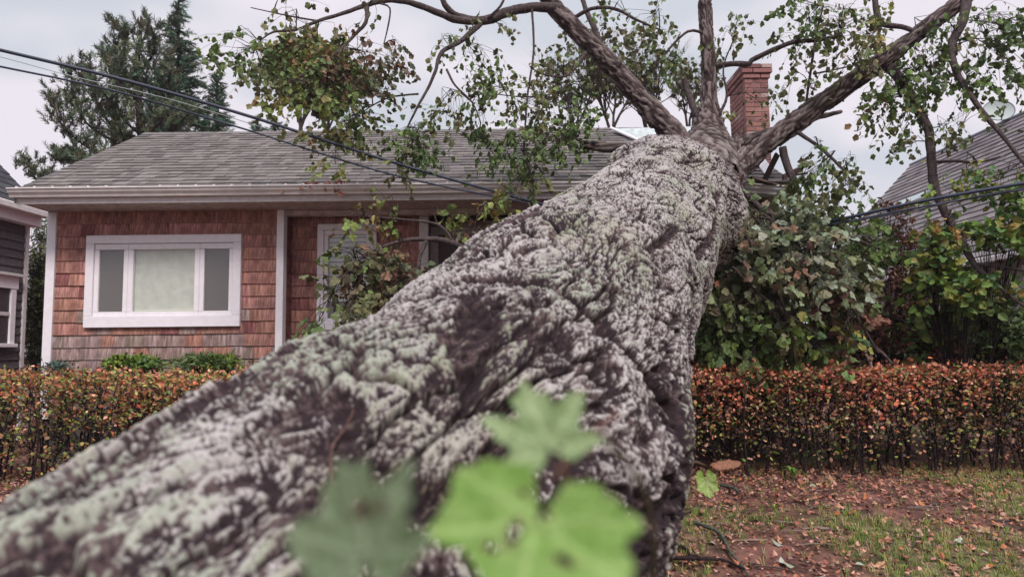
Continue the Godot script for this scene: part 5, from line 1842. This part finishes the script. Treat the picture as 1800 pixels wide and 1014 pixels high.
	for q in where:
		var p := lie(q[1], q[2] + 14.0)
		var t := thing("strap_leaved_plant", q[0], "plant", "green plants at the hedge foot", p)
		for k in 9:
			var an := k * 0.72 + rnd(0, 0.4)
			var out := Vector3(cos(an), 0, sin(an))
			var side := Vector3(-out.z, 0, out.x)
			var b := Shape.new()
			b.tint = pick(green)
			var h: float = q[3] * rnd(0.7, 1.2)
			var pr := Vector3(0, 0, 0)
			var pw := 0.006
			for i in 5:
				var f := (i + 1) / 5.0
				var cur := out * (f * f * h * rnd(0.7, 0.9)) + Vector3(0, h * sin(f * 2.0) * 0.95, 0)
				var cw: float = [0.014, 0.020, 0.020, 0.014, 0.002][i] * q[3] / 0.2
				b.quad(pr - side * pw, pr + side * pw, cur + side * cw, cur - side * cw)
				pr = cur
				pw = cw
			put("blade", b.mesh(), M.leaf, t)
	# sticks on the ground
	var twigs := [
		["lichen-covered stick lying at the right foot of the trunk", [[1222, 936, 5.4], [1245, 940, 5.2], [1268, 958, 4.8], [1285, 985, 4.6], [1312, 1022, 4.4], [1330, 1050, 4.3]], Color(0.17, 0.19, 0.15)],
		["dark curved stick in the bottom edge right of the trunk", [[1165, 1000, 4.6], [1200, 1002, 4.6], [1240, 1002, 4.5], [1275, 1008, 4.4], [1310, 1024, 4.3]], Color(0.06, 0.042, 0.045)],
		["dark forked stick joining the curved stick by the trunk", [[1162, 975, 4.8], [1190, 976, 4.8], [1208, 986, 4.6], [1218, 1000, 4.5]], Color(0.06, 0.042, 0.045)],
		["short pale stick beside the green leaf at the trunk edge", [[1268, 865, 5.6], [1290, 872, 5.6], [1300, 880, 5.5]], Color(0.15, 0.17, 0.14)],
		["thin dry stick sloping up to the right hedge", [[1475, 850, 6.0], [1520, 800, 6.3], [1560, 770, 6.5]], Color(0.16, 0.10, 0.085)]]
	for q in twigs:
		var pts := PackedVector3Array()
		var rad := PackedFloat32Array()
		for r in q[1]:
			var p := lie(r[0], r[1])
			pts.append(p + Vector3(0, 0.02 + 0.03 * rng.randf(), 0))
			rad.append(0.017 - 0.002 * pts.size())
		var b := bend(pts, rad, 0.04)
		var w := Shape.new()
		w.tint = q[2]
		w.tube(b[0], b[1], 7, 0.12)
		tag(put("fallen_stick", w.mesh(), M.twig), q[0], "stick", "sticks lying on the yard")


# ---------------------------------------------------------------- close leaves on the trunk
# one broad leaf: stalk end a, tip b, facing towards n; lobes cut by depth; holes are left open
func broad_leaf(parent: Node, a: Vector3, b: Vector3, n: Vector3, wide: float, lobes: float, depth: float, cup: float, green: Color, pale: Color, holes: Array, seed_: int) -> void:
	var y := b - a
	var len_ := y.length()
	y /= len_
	var x := y.cross(n).normalized()
	var zz := x.cross(y)
	var fn := FastNoiseLite.new()
	fn.seed = seed_
	fn.frequency = 1.0
	var s := Shape.new()
	var rings := 26
	var segs := 120
	var grid := []
	for r in rings + 1:
		var row := []
		for k in segs + 1:
			var an := lerpf(-2.86, 2.86, float(k) / segs)
			var R := rim_radius(an, 1.0 - depth)
			R *= 1.0 + 0.05 * absf(fmod(absf(an) * 6.0 + 0.1 * lobes, 1.0) - 0.5) + 0.10 * fn.get_noise_1d(an * 3.0) + 0.05 * fn.get_noise_1d(an * 11.0)
			var f := float(r) / rings
			var p := Vector2(sin(an) * wide, cos(an)) * R * f
			p.y += 0.36
			var vein := 1.0
			for vk in 5:
				var va: float = [-1.88, -0.96, 0.0, 0.96, 1.88][vk]
				var dd := absf(an - va) * f
				vein = minf(vein, dd / 0.07)
			vein = clampf(vein, 0.0, 1.0)
			var h := cup * (f * f) - 0.02 * vein + 0.05 * fn.get_noise_2d(p.x * 3.0, p.y * 3.0) + 0.015 * fn.get_noise_2d(p.x * 11.0, p.y * 11.0)
			row.append([a + (x * p.x + y * p.y + zz * h) * len_, vein, p])
		grid.append(row)
	for r in rings:
		for k in segs:
			var q := [grid[r][k], grid[r][k + 1], grid[r + 1][k + 1], grid[r + 1][k]]
			var c: Vector2 = (q[0][2] + q[2][2]) / 2.0
			var open := false
			var near := 9.0
			for ho in holes:
				var hv := Vector2((c.x - ho[0]) / ho[2], (c.y - ho[1]) / ho[3])
				var dd := hv.length() + 0.25 * fn.get_noise_2d(c.x * 12.0, c.y * 12.0)
				near = minf(near, dd)
				if dd < 1.0:
					open = true
			if open:
				continue
			var vein: float = (q[0][1] + q[2][1]) / 2.0
			var col := green.lerp(pale, clampf(0.35 + 0.9 * fn.get_noise_2d(c.x * 2.0 + 5.0, c.y * 2.0), 0.0, 1.0) * 0.5)
			col = col.lerp(pale * 1.15, (1.0 - vein) * 0.7)
			if near < 1.5:
				col = col.lerp(Color(0.13, 0.07, 0.045), 1.0 - (near - 1.0) / 0.5)
			s.tint = col
			s.quad(q[0][0], q[1][0], q[2][0], q[3][0])
	put("leaf", s.mesh(), M.leaf, parent)


func close_leaves() -> void:
	var t := thing("leaf_sprig", "sprig of big blurred green leaves growing close to the camera from the trunk", "plant")
	var up := look.y
	var back := look.z
	# big leaf, its stalk end at the upper right
	broad_leaf(t, P(968, 842, 0.432), P(905, 1060, 0.376), (back + up * 0.7).normalized(), 1.28, 3.4, 0.38, 0.09, Color(0.125, 0.225, 0.042), Color(0.245, 0.335, 0.12), [[0.14, 0.52, 0.035, 0.11], [-0.24, 0.62, 0.07, 0.03], [-0.05, 0.30, 0.03, 0.02], [0.16, 0.18, 0.03, 0.025], [0.26, 0.70, 0.05, 0.035]], 3)
	# lobed leaf above it
	broad_leaf(t, P(985, 842, 0.496), P(925, 690, 0.552), (back + up * 0.5).normalized(), 0.86, 5.0, 0.95, 0.10, Color(0.165, 0.235, 0.10), Color(0.27, 0.33, 0.18), [[0.1, 0.3, 0.02, 0.03]], 8)
	# darker leaf at the left
	broad_leaf(t, P(658, 1075, 0.336), P(610, 825, 0.384), (back * 0.9 + up * 0.45 - look.x * 0.3).normalized(), 0.88, 5.0, 0.7, 0.08, Color(0.09, 0.125, 0.062), Color(0.165, 0.205, 0.13), [[0.05, 0.66, 0.05, 0.045], [0.2, 0.58, 0.035, 0.04]], 15)
	var stems := [
		[[[1085, 725, 0.576, 5], [1040, 768, 0.544, 6], [1000, 808, 0.512, 5], [968, 842, 0.432, 4]], Color(0.20, 0.10, 0.075)],
		[[[1040, 768, 0.544, 5], [1090, 800, 0.576, 5], [1130, 860, 0.640, 5], [1150, 950, 0.760, 5], [1145, 1040, 1.1, 5]], Color(0.23, 0.20, 0.14)],
		[[[1000, 808, 0.512, 3.5], [995, 832, 0.504, 3.5], [985, 842, 0.496, 3]], Color(0.20, 0.10, 0.075)],
		[[[660, 1080, 0.344, 5], [690, 1120, 0.368, 6], [760, 1190, 0.464, 6]], Color(0.20, 0.13, 0.085)]]
	for q in stems:
		var s := Shape.new()
		s.tint = q[1]
		stick(s, q[0], 8, 0.01)
		put("stalk", s.mesh(), M.twig, t)
	var t2 := thing("leaf_sprig", "small pale green leaf with a curled orange leaf at the right edge of the trunk", "plant")
	broad_leaf(t2, P(1238, 828, 2.6), P(1247, 876, 2.56), (back + up * 0.2).normalized(), 0.72, 3.0, 0.4, 0.15, Color(0.20, 0.30, 0.06), Color(0.36, 0.36, 0.22), [], 21)
	broad_leaf(t2, P(1254, 826, 2.6), P(1300, 818, 2.66), (back * 0.45 + up).normalized(), 0.34, 3.0, 0.1, 0.12, Color(0.22, 0.10, 0.06), Color(0.30, 0.15, 0.10), [], 22)
	var sk := Shape.new()
	sk.tint = Color(0.15, 0.10, 0.07)
	stick(sk, [[1190, 820, 2.55, 3], [1220, 812, 2.6, 3], [1240, 819, 2.6, 2.5]], 6, 0.02)
	put("stalk", sk.mesh(), M.twig, t2)
	# a dry red stem lying along the bark
	var ax := trunk_axes()
	var d: Vector3 = ax[0]
	var e1: Vector3 = -ax[1]
	var e2 := d.cross(e1)
	var pts := PackedVector3Array()
	var rad := PackedFloat32Array()
	for k in 12:
		var f := k / 11.0
		var tt := lerpf(1.25, 0.78, f)
		var a := lerpf(-0.60, -0.20, f) + 0.03 * sin(f * 7.0)
		pts.append(EYE + ax[1] * TRUNK_P + d * tt + (e1 * cos(a) + e2 * sin(a)) * (TRUNK_R + 0.005 + 0.012 * sin(f * 11.0)))
		rad.append(lerpf(0.002, 0.0035, f))
	var vine := Shape.new()
	vine.tint = Color(0.20, 0.11, 0.10)
	var vb := bend(pts, rad, 0.03)
	vine.tube(vb[0], vb[1], 7, 0.1)
	tag(put("dry_stem", vine.mesh(), M.twig), "thin dry reddish stem lying along the near bark of the trunk", "stem")
	# leaves caught in the gutter
	var gl := thing("leaf_clump", "clump of orange-brown leaves caught on the gutter near the middle of the house", "leaves")
	var set_ := []
	for q in [[590, 330, 16, 10, 34], [545, 330, 34, 4, 22], [640, 334, 30, 4, 8]]:
		for k in int(q[4]):
			var p := P(q[0] + rng.randfn() * q[2] * 0.5, q[1] + rng.randfn() * q[3] * 0.5, 7.62)
			set_.append([facing(Vector3(rnd(-1, 1), rnd(-0.4, 1), rnd(-0.3, 1)), rnd(0, 6), rnd(0.05, 0.09), p), pick([Color(0.34, 0.13, 0.09), Color(0.25, 0.10, 0.075), Color(0.40, 0.20, 0.14)])])
	scatter("leaves", gl, oval_leaf(0.36, 0.4, 0.3), M.dry, set_)


func _ready() -> void:
	rng.seed = 20240
	set_stage()
	make_materials()
	ground()
	house()
	grey_house()
	right_house()
	fallen_tree()
	trees_behind()
	shrubs()
	boughs()
	cables()
	close_leaves()
